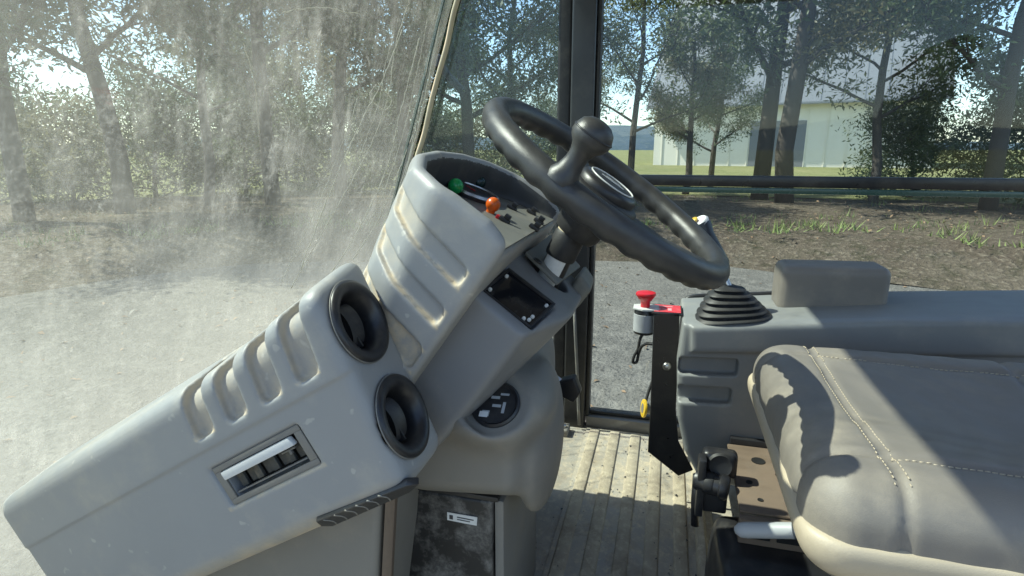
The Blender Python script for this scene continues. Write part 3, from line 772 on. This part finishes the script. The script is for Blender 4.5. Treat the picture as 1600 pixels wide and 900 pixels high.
# black scuffed heater box on the floor
def heater_box():
    R = root('heater_box', 'scuffed black heater box with white label under the pedestal', 'heater box', (-.29, .82, 0))
    mk('casing', *hull([(-.385, .715, 0), (-.226, .715, 0), (-.375, .715, .30), (-.222, .715, .30), (-.39, .95, 0), (-.222, .95, 0), (-.38, .95, .30), (-.222, .95, .30)], .006, 3), 'scuffed_black', R)
    mk('side_rail', *box(-.2205, -.206, .722, .95, 0, .298, .004, 2), 'plastic_warm', R)
    q = [P(699, 800, y=.7135), P(746, 808, y=.7135), P(745, 821, y=.7135), P(699, 812, y=.7135)]
    lb = mk('label', *hull([tuple(p) for p in q]+[(p.x, p.y-.0008, p.z) for p in q]), 'white_label', R)
    def lf(u, v, w): a = q[3]; return a+(q[2]-a)*u+(q[0]-a)*v+Vector((0, -w, 0))
    mk('label_print', *join(box(.08, .2, .22, .75, .001, .0014, fr=lf), box(.34, .9, .58, .70, .001, .0014, fr=lf), box(.34, .78, .30, .40, .001, .0014, fr=lf)), 'print_dark', lb)
    mk('flange', *box(-.36, -.212, .712, .96, .3015, .3095, .002, 2), 'black_plastic', R)
heater_box()

# ------------------------------------------------------------------ steering column and wheel
def column():
    R = root('steering_column', 'black steering column with white sticker under the wheel', 'column', K(.008, .815, -.24))
    c0 = P(905, 340, y=.81); c1 = P(846, 458, y=.81); ax = (c0-c1).normalized()
    ln = (c0-c1).length
    mk('tube', *lathe([(.0, -.02), (.0188, -.02), (.0188, ln*.50), (.0, ln*.50)], c1, ax, 36), 'black_plastic', R)
    mk('collar', *lathe([(.0, ln*.49), (.0215, ln*.49), (.0228, ln*.52), (.0226, ln*.77), (.021, ln*.80), (0, ln*.80)], c1, ax, 36), 'rubber', R)
    mk('worn_ring', *lathe([(.0165, ln*.795), (.0208, ln*.80), (.0208, ln*.83), (.0185, ln*.845), (0, ln*.845)], c1, ax, 36), 'seal_cream', R)
    mk('neck', *lathe([(.0175, ln*.84), (.0175, ln*1.02), (0, ln*1.02)], c1, ax, 30), 'rubber', R)
    # sticker bent round the tube on the side towards the door
    u = (Vector((0, -1, 0))-ax*ax.dot(Vector((0, -1, 0)))).normalized(); w = ax.cross(u); vs, fs = [], []
    for k in range(13):
        t = -1.0+1.75*k/12
        for r_ in (.0190, .0196):
            for h in (ln*.05, ln*.485): vs.append(c1+ax*h+(u*math.cos(t)+w*math.sin(t))*r_)
    for k in range(12):
        b = 4*k; fs += [(b+2, b+3, b+7, b+6), (b, b+4, b+5, b+1), (b+1, b+5, b+7, b+3), (b, b+2, b+6, b+4)]
    mk('sticker', vs, fs, 'white_label', R)
column()

def wheel():
    nn = Vector((math.sin(TH)*math.cos(.06), -math.sin(.06), math.cos(TH)*math.cos(.06)))
    sx = Vector((0, 1, 0)).cross(nn).normalized(); sy = nn.cross(sx)
    C0 = W0+KS*.0045; Rr, tr = .1805, .0172
    R = root('steering_wheel', 'black steering wheel with finger grips and spinner knob', 'steering wheel', C0-nn*.09)
    def fr(x, y, z): return C0+sx*x+sy*y+nn*z
    nv, nu = 24, 288; vs = []
    for i in range(nu):
        t = 2*math.pi*i/nu; grip = .5+.5*math.cos(t*34)
        for k in range(nv):
            p = 2*math.pi*k/nv; cr, cz = math.cos(p), math.sin(p)
            under = max(0, -cz)*.9+max(0, -cr)*.12
            r_ = tr*(1-.17*under*grip**1.3)
            vs.append(fr((Rr+r_*cr)*math.cos(t), (Rr+r_*cr)*math.sin(t), r_*cz*1.06))
    fs = [(i*nv+k, ((i+1) % nu)*nv+k, ((i+1) % nu)*nv+(k+1) % nv, i*nv+(k+1) % nv) for i in range(nu) for k in range(nv)]
    mk('rim', vs, fs, 'wheel_skin', R, sharp=0)
    hz = -.030
    hb = mk('hub', *lathe([(.0, -.078), (.030, -.078), (.034, -.070), (.036, -.050), (.052, -.040), (.056, -.020), (.054, -.008), (.048, -.004), (0, -.004)], C0, nn, 48), 'rubber', R, sharp=50)
    cp = mk('horn_cap', *lathe([(.044, -.004), (.044, .003), (.040, .008), (.030, .0105), (0, .0115)], C0, nn, 48), 'black_plastic', R, sharp=60)
    mk('cap_ring', *tube([fr(.0335*math.cos(t), .0335*math.sin(t), .0104) for t in np.linspace(0, 2*math.pi, 49)[:-1]], .0011, 8, closed=True), 'silver_plastic', cp, sharp=0)
    mk('cap_mark', *join(box(-.018, .018, -.005, -.001, .0113, .0121, .0002, 1, fr=fr), box(-.012, .012, .003, .006, .0113, .0121, .0002, 1, fr=fr)), 'print_grey', cp)
    for t in (0, 2*math.pi/3, 4*math.pi/3):
        d = (math.cos(t), math.sin(t)); e = (-d[1], d[0]); pts = []
        sec = ((.040, .019, -.026, -.012), (.10, .0135, -.022, -.010), (.150, .0135, -.012, -.002), (.178, .018, -.006, .004))
        bm = bmesh.new(); rows = []
        for rr, w, z0, z1 in sec:
            rows.append([bm.verts.new(fr(d[0]*rr+e[0]*q, d[1]*rr+e[1]*q, z)) for q, z in ((-w, z0), (w, z0), (w, z1), (-w, z1))])
        for a, b in zip(rows, rows[1:]):
            for k in range(4): bm.faces.new((a[k], a[(k+1) % 4], b[(k+1) % 4], b[k]))
        bm.faces.new(rows[0][::-1]); bm.faces.new(rows[-1]); bmesh.ops.recalc_face_normals(bm, faces=bm.faces)
        mk('spoke', *bm_out(bevel(bm, .004, 3, 50)), 'wheel_skin', R, sharp=60)
    # spinner knob clamped to the near side of the rim
    a = rad(-102); b = fr(Rr*math.cos(a), Rr*math.sin(a), 0)
    kb = mk('spinner_knob', *lathe([(0, .004), (.0195, .006), (.0190, .014), (.0140, .021), (.0115, .032), (.0118, .041), (.0150, .049), (.0205, .0545), (.0228, .060), (.0226, .066), (.0190, .0745), (.0125, .0795), (.006, .0813), (0, .0815)], b, nn, 40), 'wheel_skin', R, sharp=60)
    mk('knob_groove', *tube([b+nn*.0655+(sx*math.cos(t)+sy*math.sin(t))*.0226 for t in np.linspace(0, 2*math.pi, 41)[:-1]], .0011, 6, closed=True), 'black_plastic', kb, sharp=0)
wheel()

# small lever knob and pedal beside the pedestal
k0 = P(889, 606, y=1.10)
Rl = root('hand_lever', 'short lever with square black knob right of the pedestal', 'lever', k0-Vector((0, 0, .03)))
mk('rod', *tube([(-.262, 1.10, .36), (k0.x-.03, 1.10, k0.z+.02), k0], .007, 8), 'steel', Rl, sharp=0)
mk('knob', *hull([(k0.x+dx, k0.y+dy, k0.z+dz) for dx, dz in ((-.020, .016), (.012, .028), (.026, -.004), (.012, -.028), (-.018, -.016)) for dy in (-.012, .016)], .005, 3), 'black_plastic', Rl)
mk('cable', *tube([P(905, 664, y=1.555), P(904, 640, y=1.555), P(902, 585, y=1.557), P(899, 520, y=1.557), P(897, 470, y=1.557)], .0045, 8), 'grey_vane', Rp, sharp=0)
Rb = root('floor_bracket', 'small dusty bracket on the floor behind the pedestal', 'bracket', P(880, 675, z=0))
fb = P(880, 678, z=0)
mk('plate', *box(fb.x-.03, fb.x+.016, fb.y-.02, fb.y+.03, .0, .022, .006, 3), 'plastic_warm', Rb)
mk('bolt', *lathe([(.009, .021), (.009, .028), (.006, .031), (0, .031)], (fb.x, fb.y, 0), (0, 0, 1), 6), 'steel', Rb)

# ------------------------------------------------------------------ vent console
def vent_console():
    R = root('vent_console', 'grey grooved dash console with two round air vents and handle recess', 'console', V(-.2, .56, .235))
    VC = ((.553, .040), (.551, .157))
    def eend(d): return .014-.12*d
    VN = (VE+VD*.12).normalized(); VT = (VD-VE*.12).normalized()
    def fn(e, y, d):
        # body: flat near side, end face, crowned top
        b = smax(.5-y+.0022*np.clip((d-.080)/.003, 0, 1), y-.615, .012)
        b = smax(b, (e-eend(d))*.993, .018)
        b = smax(b, -(d+.012+.18*(y-.5)+.13*np.maximum(e, -.15)), .022)
        b = smax(b, d-.228, .022)
        b = smax(b, (.5-y)*.75+(d-.225)*.66+.010, .008)
        b = smax(b, -(e+.62), .01)
        b0 = b
        for i in range(4):
            c = -.038-i*.0565
            g = smax(rrect(e+.22*(d-.035), d, (c, -.04), (.0165, .107), .010), -(b0+.0115), .005)
            b = smax(b, -smax(g, y-.585, .008), .0038)
        b = smax(b, -smax(rrect(e, d, (-.167, .130), (.0745, .0265), .004), np.abs(y-.5)-.0075, .002), .0045)
        b = smax(b, -smax(rrect(e, d, (-.167, .130), (.062, .0195), .003), np.abs(y-.5)-.030, .002), .002)
        for yc, dc in VC:
            q = np.sqrt((y-yc)**2+(d-dc)**2)
            b = smax(b, -smax(q-.0412, -(e+.014+.12*d), .003), .003)
        return b
    v, f = shell(fn, (-.63, .48, -.05), (.035, .63, .25), .0026, V)
    h_ = mk('housing', v, f, 'plastic', R, sharp=0)
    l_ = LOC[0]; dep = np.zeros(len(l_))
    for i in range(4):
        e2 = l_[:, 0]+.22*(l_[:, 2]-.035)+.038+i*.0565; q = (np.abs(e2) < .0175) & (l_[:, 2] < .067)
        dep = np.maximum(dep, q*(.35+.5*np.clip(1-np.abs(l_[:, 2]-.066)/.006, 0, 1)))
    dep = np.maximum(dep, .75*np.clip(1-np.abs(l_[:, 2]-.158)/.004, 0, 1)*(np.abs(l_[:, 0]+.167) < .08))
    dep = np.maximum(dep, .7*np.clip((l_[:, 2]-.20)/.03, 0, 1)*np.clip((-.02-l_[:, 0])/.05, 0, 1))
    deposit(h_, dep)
    for i, (yc, dc) in enumerate(VC):
        c = V(eend(dc)+.001, yc, dc)
        ring_ = [(.0405, -.015), (.0405, -.001), (.0478, .000), (.0486, .0025), (.0476, .0055), (.044, .0070), (.038, .0062), (.0335, .002), (.0305, -.006), (.0298, -.012), (.0298, -.0255), (0, -.0255)]
        o = mk('air_vent', *lathe(ring_, c, VN, 56), 'black_plastic', R, sharp=60)
        mk('bezel_line', *tube([c+VN*.0022+(Vector((0, 1, 0))*math.cos(t)+VT*math.sin(t))*.0486 for t in np.linspace(0, 2*math.pi, 57)[:-1]], .0009, 6, closed=True), 'grey_vane', o, sharp=0)
        # swivel vane: a curved flap turned in the mouth
        vs, fs = [], []; n_ = 16
        for k in range(n_+1):
            t = -1.15+2.3*k/n_
            for q in (-.010, .006):
                for th in (0, .0022):
                    vs.append(c+VN*(-.014+.010*math.cos(t)-.003+q*.3)+VT*(.0265*math.sin(t))+Vector((0, -.004+.009*math.cos(t)+q+th, 0)))
        for k in range(n_):
            b = 4*k
            fs += [(b, b+2, b+6, b+4), (b+1, b+5, b+7, b+3), (b, b+4, b+5, b+1), (b+2, b+3, b+7, b+6)]
        fs += [(0, 1, 3, 2), (4*n_, 4*n_+2, 4*n_+3, 4*n_+1)]
        mk('vane', vs, fs, 'black_plastic', o, sharp=50)
        mk('vane', *box(eend(dc)-.022, eend(dc)-.010, yc-.0012, yc+.0012, dc-.0265, dc+.0265, .0006, 1, fr=V), 'rubber', o)
        mk('pivot', *lathe([(.003, -.03), (.003, -.004), (0, -.003)], V(eend(dc)-.012, yc-.014, dc-.004), VN, 12), 'steel', o)
    # handle recess with louvres
    h = mk('louvre_frame', *join(box(-.2395, -.0945, .5045, .5075, .1045, .1115, .0008, fr=V), box(-.2395, -.0945, .5045, .5075, .1485, .1555, .0008, fr=V),
                                 box(-.2395, -.2285, .5045, .5075, .1115, .1485, .0008, fr=V), box(-.1055, -.0945, .5045, .5075, .1115, .1485, .0008, fr=V)), 'plastic_warm', R)
    mk('back_plate', *box(-.228, -.106, .526, .529, .112, .148, 0, fr=V), 'shadow_black', h)
    mk('handle_bar', *prism([(-.226, .1125), (-.112, .1125), (-.109, .1235), (-.226, .1235)], .500, .508, .002, 2, V), 'silver_plastic', h)
    mk('lower_bar', *box(-.226, -.109, .507, .512, .1430, .1450, .0008, fr=V), 'grey_vane', h)
    for i in range(9):
        e = -.222+i*.0135
        mk('vane', *prism([(e, .119), (e+.0105, .119), (e+.0105, .142), (e, .142)], .514+.004*(i % 2), .5185+.004*(i % 2), .0006, 1, V), 'dark_vane', h)
    mk('latch', *join(box(-.140, -.118, .5085, .5125, .1255, .128, .0006, 1, fr=V), box(-.129, -.1255, .508, .512, .126, .1325, .0006, 1, fr=V)), 'grey_vane', h)
    # grille along the lower edge
    nrm = Vector((0, -.75, 0))+VD*.66; nrm.normalize()
    def gf(e, w, u):                                     # e along, u across the bevelled lower face, w outwards
        cpos = V(e, .5088, .2192); t = (Vector((0, .66, 0))+VD*.75).normalized(); return cpos+t*u+nrm*w
    g = mk('edge_grille', *hull([(e, w, u) for e, u in ((-.140, -.011), (-.010, -.005), (.000, .004), (-.020, .012), (-.138, .013), (-.146, .002)) for w in (-.006, .0035)], .0012, 1, gf), 'black_plastic', R)
    for i in range(6):
        e = -.130+i*.0165
        mk('fin', *tube([gf(e+.004*math.sin(t*3.1), .0032, -.009+.020*t) for t in np.linspace(0, 1, 7)], .0011, 6), 'grey_vane', g, sharp=0)
vent_console()

def cabinet():
    R = root('dash_cabinet', 'plain grey lower dash cabinet beneath the vent console', 'cabinet', (-.55, .64, 0))
    mk('panel', *hull([(-.325, .585, .43), (-.368, .585, 0), (-.92, .585, .16), (-.92, .585, 0), (-.75, .585, .32), (-.325, .80, .43), (-.392, .80, 0), (-.92, .80, 0), (-.92, .80, .16), (-.75, .80, .32)], .012, 3), 'plastic_warm', R)
    mk('trim_strip', *hull([(-.321, .589, .42), (-.364, .589, 0), (-.321, .63, .42), (-.364, .63, 0), (-.311, .60, .42), (-.353, .60, 0)], .004, 2), 'seat_pan', R)
    q = [P(584, 440, y=.70), P(604, 430, y=.70), P(612, 470, y=.70), P(590, 480, y=.70)]
    mk('top_block', *hull([(p.x, y, p.z) for p in q for y in (.70, .78)], .006, 3), 'plastic', R)
cabinet()

def far_sun_block():  # added blocker, unseen from the camera, that casts the floor's shadow edge
    R = root('floor_shade_block', 'added grey block behind the pedestal that shades the floor', 'cabinet', (-.5, 1.1, 0))
    mk('panel', *hull([(x, y, z) for x, z in ((-.27, 0), (-.25, .44), (-.30, .585), (-.64, .52), (-.90, .12), (-.90, 0)) for y in (.90, 1.225)], .014, 3), 'plastic_warm', R)
    mk('top_pad', *hull([(x, y, z) for x, z in ((-.32, .584), (-.34, .592), (-.60, .542), (-.62, .528)) for y in (.985, 1.20)], .004, 2), 'rubber', R)
far_sun_block()

# ------------------------------------------------------------------ emergency stop on its bracket
def estop():
    yb = 1.25
    R = root('stop_bracket', 'black flat steel bracket standing beside the joystick console', 'bracket', P(1050, 742, y=yb))
    ol = [(1021, 492), (1062, 490), (1056, 640), (1060, 690), (1083, 735), (1060, 744), (1012, 706), (1016, 640)]
    pl = [P(*q, y=yb) for q in ol]
    mk('plate', *prism([(p.x, p.z) for p in pl], yb, yb+.006, .0012, 1), 'black_paint', R)
    t = P(1021, 492, y=yb); u = P(1062, 490, y=yb)
    mk('top_flange', *box(t.x-.004, u.x+.006, yb-.0, yb+.075, t.z+.0005, t.z+.0055, .0015, 2), 'black_paint', R)
    c = P(1042, 572, y=yb)
    mk('bolt', *lathe([(.0095, 0), (.0095, .003), (.008, .006), (.004, .008), (0, .008)], c, (0, -1, 0), 24), 'steel', R, sharp=50)
    lb = mk('red_sticker', *box(t.x+.001, u.x+.003, yb+.006, yb+.068, t.z+.006, t.z+.0068, .0002, 1), 'red_label', R)
    mk('sticker_print', *join(*[box(t.x+.006+.012*i, t.x+.014+.012*i, yb+.018+.006*(i % 2), yb+.028+.009*((i+1) % 2), t.z+.007, t.z+.0074, 0) for i in range(3)],
                              box(t.x+.006, t.x+.04, yb+.05, yb+.055, t.z+.007, t.z+.0074, 0)), 'pink_print', lb)
    ye = 1.285; E = P(1006, 520, y=ye)
    B = root('stop_switch', 'red mushroom emergency stop button in grey round housing', 'stop button', E)
    px = .0235
    mk('housing', *lathe([(0, 0), (px*.92, 0), (px, .003), (px, .050), (px*.93, .056), (px*.5, .060), (0, .060)], E, (0, 0, 1), 36), 'black_plastic', B, sharp=50)
    mk('label_band', *lathe([(px+.0003, .006), (px+.0012, .0065), (px+.0012, .046), (px+.0003, .0465)], E, (0, 0, 1), 36), 'print_grey', B)
    mk('cap_plate', *hull([(E.x+dx, E.y+dy, E.z+.0565+dz) for dx, dy in ((-.026, -.012), (-.026, .02), (.03, -.022), (.03, .024), (-.005, -.025), (-.005, .026)) for dz in (0, .005)], .002, 2), 'silver_plastic', B)
    mk('mushroom', *lathe([(.0105, .060), (.0105, .074), (.0135, .077), (.0215, .088), (.0225, .091), (.021, .0945), (.012, .097), (0, .0975)], E, (0, 0, 1), 36), 'red_plastic', B, sharp=50)
    mk('cable', *tube(spline([E+Vector((0, 0, .001)), P(1000, 530, y=ye), P(997, 545, y=ye), P(991, 556, y=ye), P(989, 566, y=ye), P(995, 565, y=ye), P(998, 552, y=ye), P(1003, 541, y=ye-.01), P(1012, 537, y=ye-.02), P(1022, 538, y=ye-.025)], 8), .0034, 8), 'rubber', B, sharp=0)
    y0 = P(1006, 638, y=1.45)
    T = root('yellow_plug', 'yellow plug with grey end hanging by the door sill behind the bracket', 'plug', y0-Vector((0, 0, .03)))
    mk('cover', *lathe([(.012, -.004), (.0235, -.003), (.0245, 0), (.0235, .003), (.012, .004)], y0, (-.95, -.25, .1), 28), 'yellow_plastic', T)
    mk('core', *lathe([(.0, -.004), (.013, -.004), (.014, .0), (.014, .024), (.010, .03), (0, .03)], y0, (.95, .25, -.1), 22), 'grey_vane', T)
    mk('lead', *tube(spline([y0, y0+Vector((.012, .02, .05)), y0+Vector((.03, .02, .09)), y0+Vector((.07, -.02, .10)), y0+Vector((.10, -.05, .06))], 8), .004, 8), 'rubber', T, sharp=0)
estop()

# ------------------------------------------------------------------ joystick console
def joy_console():
    yn = 1.195
    R = root('joystick_console', 'grey armrest console with two side grooves and rubber gaiter', 'console', (.35, 1.31, 0))
    prof = [(.046, .452), (.040, .36), (.048, .24), (.068, .16), (.098, .105), (.30, .06), (.80, .06), (.80, .52), (.42, .492)]
    def fn(x, y, z):
        d = poly2(x, z, prof)
        d = smax(d, yn+.045*np.maximum(.30-z, 0)-y+.01*(z < .0), .014)
        d = smax(d, y-1.425, .012)
        # upper ledge stands proud of the side
        d2 = smax(smax(poly2(x, z, [(.062, .449), (.066, .392), (.80, .45), (.80, .517), (.42, .489)]), (yn-.010)-y, .01), y-1.3, .01)
        d = smin(d, d2, .006)
        for (x0, x1, zc, sl) in ((.045, .160, .362, .06), (.045, .152, .298, .05)):
            zz = z-(x-.1)*sl
            d = smax(d, -smax(rrect(x, zz, ((x0+x1)/2, zc), ((x1-x0)/2, .0185), .008), np.abs(y-yn)-.022, .004), .004)
        return d
    v, f = shell(fn, (.02, 1.17, .04), (.81, 1.44, .62), .0036, I)
    mk('housing', v, f, 'plastic_half_shaded', R, sharp=0)
    mk('front_trim', *tube(spline([(.052, 1.415, .40), (.056, 1.417, .44), (.075, 1.42, .456), (.16, 1.421, .465), (.30, 1.421, .480), (.42, 1.421, .493)], 6), .006, 8), 'black_plastic', R, sharp=0)
    # gaiter: stack of folds round the lever
    c = P(1138, 484, y=1.245)
    vs, fs = [], []; n_ = 40; rows = []
    folds = 6
    for i in range(folds*4+1):
        h = i/(folds*4); w = .056*(1-h)**.75+.017+.0045*(1 if i % 4 in (1, 2) else -1)
        wy = .040*(1-h)**.8+.015+.0045*(1 if i % 4 in (1, 2) else -1)
        for k in range(n_):
            t = 2*math.pi*k/n_; ca, sa = math.cos(t), math.sin(t); p = 3.2
            q = (abs(ca)**p+abs(sa)**p)**(-1/p)
            vs.append((c.x+ca*q*w+.008*(1-h)-.004*h, c.y+sa*q*wy, c.z-.016+.070*h+.16*(ca*q*w)*(1-h)))
    for i in range(folds*4):
        for k in range(n_): fs.append((i*n_+k, i*n_+(k+1) % n_, (i+1)*n_+(k+1) % n_, (i+1)*n_+k))
    fs.append(tuple(range(folds*4*n_, (folds*4+1)*n_)))
    mk('gaiter', vs, fs, 'rubber', R, sharp=60)
    # lever and grip belong to the joystick
    J = root('joystick', 'black joystick with white and yellow top behind the steering wheel', 'joystick', c+Vector((0, 0, .048)))
    j0 = c+Vector((-.004, 0, .050)); j1 = P(1093, 350, y=1.27)
    d = (j1-j0).normalized(); ln = (j1-j0).length
    mk('rod', *lathe([(.0075, -.01), (.0075, ln*.35), (0, ln*.35)], j0, d, 16), 'steel', J)
    mk('grip', *lathe([(0, ln*.28), (.018, ln*.28), (.0235, ln*.34), (.021, ln*.6), (.0195, ln*.82), (.0225, ln*.93), (.0225, ln*.99), (0, ln*.99)], j0, d, 28), 'black_plastic', J, sharp=60)
    hd = mk('head', *lathe([(.0215, 0), (.0225, .004), (.0195, .009), (0, .0105)], j0+d*ln*.99, (d+Vector((-.25, -.5, 0))).normalized(), 28), 'white_label', J, sharp=50)
    e = (d+Vector((-.25, -.5, 0))).normalized(); tp = j0+d*ln*.99+e*.0095
    mk('button', *lathe([(.0085, 0), (.0085, .003), (.006, .005), (0, .005)], tp+Vector((-.006, 0, .001)), e, 18), 'yellow_plastic', hd)
    mk('button', *lathe([(.0055, 0), (.0055, .003), (.004, .0045), (0, .0045)], tp+Vector((.009, .001, -.003)), e, 16), 'black_plastic', hd)
    mk('gaiter_clip', *tube(spline([P(1118, 462, y=1.26), P(1125, 472, y=1.25), P(1134, 470, y=1.25), P(1139, 456, y=1.26)], 6), .0032, 8), 'silver_plastic', J, sharp=0)
    # padded armrest behind the joystick
    A_ = root('armrest', 'grey padded armrest behind the rubber gaiter', 'armrest', P(1215, 490, y=1.33))
    a0 = P(1209, 488, y=1.33); a1 = P(1212, 414, y=1.33)
    def af(x, y, z): return rbox(x, y, z, ((a0.x+.45)/2, 1.345, (a0.z+a1.z)/2+.02*x), ((.45-a0.x)/2, .05, (a1.z-a0.z)/2), .018)
    v, f = shell(af, (a0.x-.02, 1.28, a0.z-.04), (.64, 1.41, a1.z+.04), .004, I)
    mk('pad', v, f, 'vinyl', A_, sharp=0)
    mk('bracket', *box(a0.x+.05, .42, 1.325, 1.365, a0.z-.03, a0.z+.015, .004), 'black_plastic', A_)
joy_console()

# ------------------------------------------------------------------ driver's seat
def seat():
    R = root('driver_seat', 'worn grey vinyl driver seat on black suspension base', 'seat', (.38, .84, 0))
    yc = .815
    def fn(x, y, z):
        d = rbox(x, y, z, (.425, yc, .415), (.265, .245, .065), .05)
        d = smax(d, -ell(x, y, z, (.45, yc, .55), (.27, .20, .10)), .03)
        wr = .0009*np.sin(x*70+9*np.sin(y*13))*np.sin(y*31+5*np.sin(x*17)+2)
        seam = np.minimum(np.abs(x-.245), np.minimum(np.abs(np.abs(y-yc)-.165), np.abs(x-.52)))
        d = d+wr+.005*np.exp(-(seam/.006)**2)*(z > .40)
        return d
    v, f = shell(fn, (.14, .55, .33), (.71, 1.08, .50), .0045, I)
    cu = mk('cushion', v, f, 'vinyl', R, sharp=0)
    st = []
    tops = v[(v[:, 2] > .40)]
    for k in range(120):
        for (x, y, dx, dy) in ((.238, .60+.0036*k, 0, 1), (.252, .60+.0036*k, 0, 1), (.25+.0033*k, yc-.172, 1, 0), (.25+.0033*k, yc+.158, 1, 0)):
            if k % 2: continue
            q = tops[np.argmin((tops[:, 0]-x)**2+(tops[:, 1]-y)**2)]
            st.append(tube([(x-dx*.0022, y-dy*.0022, q[2]+.0004), (x+dx*.0022, y+dy*.0022, q[2]+.0004)], .0008, 5))
    so_ = mk('stitching', *join(*st), 'vinyl_tan', cu, sharp=0); so_['kind'] = 'stuff'
    def sk(x, y, z):
        d = smax(rbox(x, y, z, (.425, yc, .405), (.270, .250, .045), .045), z-.418, .01)
        return d
    v, f = shell(sk, (.14, .55, .33), (.71, 1.08, .46), .0045, I)
    mk('front_bolster', v, f, 'vinyl_tan', cu, sharp=0)
    def bk(x, y, z):
        xx = x-(z-.45)*.22
        return rbox(xx, y, z, (.71, yc, .79), (.055, .24, .36), .05)
    v, f = shell(bk, (.61, .55, .40), (.94, 1.08, 1.18), .006, I)
    mk('backrest', v, f, 'vinyl', R, sharp=0)
    mk('seat_pan', *hull([(.195, .60, .358), (.66, .60, .358), (.195, 1.03, .358), (.66, 1.03, .358), (.22, .62, .332), (.64, .62, .332), (.22, 1.01, .332), (.64, 1.01, .332)], .006), 'black_plastic', R)
    mk('suspension', *box(.30, .62, .66, .98, .19, .3315, .01), 'rubber', R)
    pz = .20
    pl = mk('top_plate', *box(.152, .66, .945, 1.185, pz-.006, pz, .0025), 'seat_pan', R)
    mk('back_channel', *box(.158, .66, 1.187, 1.205, pz-.03, pz+.012, .003), 'black_plastic', R)
    for x, y, r_ in ((.205, 1.125, .013), (.178, 1.04, .006), (.25, 1.15, .008), (.235, 1.08, .006), (.255, 1.05, .011), (.19, .985, .005)):
        mk('hole', *lathe([(r_, 0), (r_, .0012), (r_*.8, .0008), (0, .0003)], (x, y, pz+.0001), (0, 0, 1), 16), 'shadow_black', pl)
    mk('front_rail', *box(.150, .66, .925, .943, .150, .196, .003), 'seat_pan', R)
    for x0, x1 in ((.165, .20), (.21, .30), (.31, .42)):
        mk('rail_slot', *box(x0, x1, .9225, .9255, .163, .184, .001, 1), 'shadow_black', R)
    def bb(x, y, z):
        d = hsdf(x, y, z, [(.100, .62, 0), (.68, .56, 0), (.100, 1.03, 0), (.68, 1.10, 0), (.108, .70, .15), (.68, .62, .15), (.108, 1.02, .15), (.68, 1.08, .15), (.095, .80, .05)], .03)
        d = smax(d, -(ell(x, y, z, (.128, .93, .150), (.016, .050, .007))), .004)
        d = smax(d, -smax(rrect(x, z, (.30, .02), (.14, .07), .02), np.abs(y-.62)-.03, .01), .01)
        return d
    v, f = shell(bb, (.08, .54, -.01), (.69, 1.12, .17), .004, I)
    mk('base_box', v, f, 'black_plastic', R, sharp=0)
    ad = P(1112, 756, z=.205)
    mk('adjuster_bracket', *join(box(ad.x-.026, ad.x-.012, ad.y-.012, ad.y+.02, .14, ad.z+.05, .004), box(ad.x-.018, ad.x+.045, ad.y+.018, ad.y+.05, ad.z+.0, ad.z+.052, .012, 3),
                                 box(ad.x-.02, ad.x+.03, ad.y+.0, ad.y+.04, .145, ad.z+.004, .006, 3)), 'black_plastic', R)
    mk('bracket_eye', *lathe([(.020, -.004), (.024, 0), (.020, .004), (.014, .002), (0, .002)], (ad.x+.014, ad.y+.016, ad.z+.03), (0, -1, .15), 26), 'rubber', R, sharp=50)
    kn = mk('adjuster_knob', *lathe([(0, -.03), (.017, -.03), (.019, -.025), (.019, .014), (.0225, .016), (.0225, .026), (.019, .03), (0, .03)], ad, (1, -.25, -.05), 28), 'black_plastic', R, sharp=45)
    mk('knob_band', *lathe([(.0195, -.012), (.0205, -.010), (.0205, .002), (.0195, .004)], ad, (1, -.25, -.05), 28), 'rubber', kn)
    l0 = P(1089, 742, y=1.03); l1 = P(1086, 820, y=1.03)
    mk('tilt_lever', *tube([l0, (l0+l1)/2+Vector((-.003, 0, 0)), l1], [.0075, .0065, .008], 12), 'black_plastic', R, sharp=0)
    hd0 = P(1150, 828, y=.87); hd1 = P(1240, 829, y=.85); ln = (hd1-hd0).length
    mk('release_handle', *lathe([(0, -.003), (.006, -.001), (.0110, .006), (.0122, .016), (.0122, ln), (.008, ln+.002), (.006, ln+.2), (0, ln+.2)], hd0, (hd1-hd0).normalized(), 24), 'print_grey', R, sharp=50)
seat()
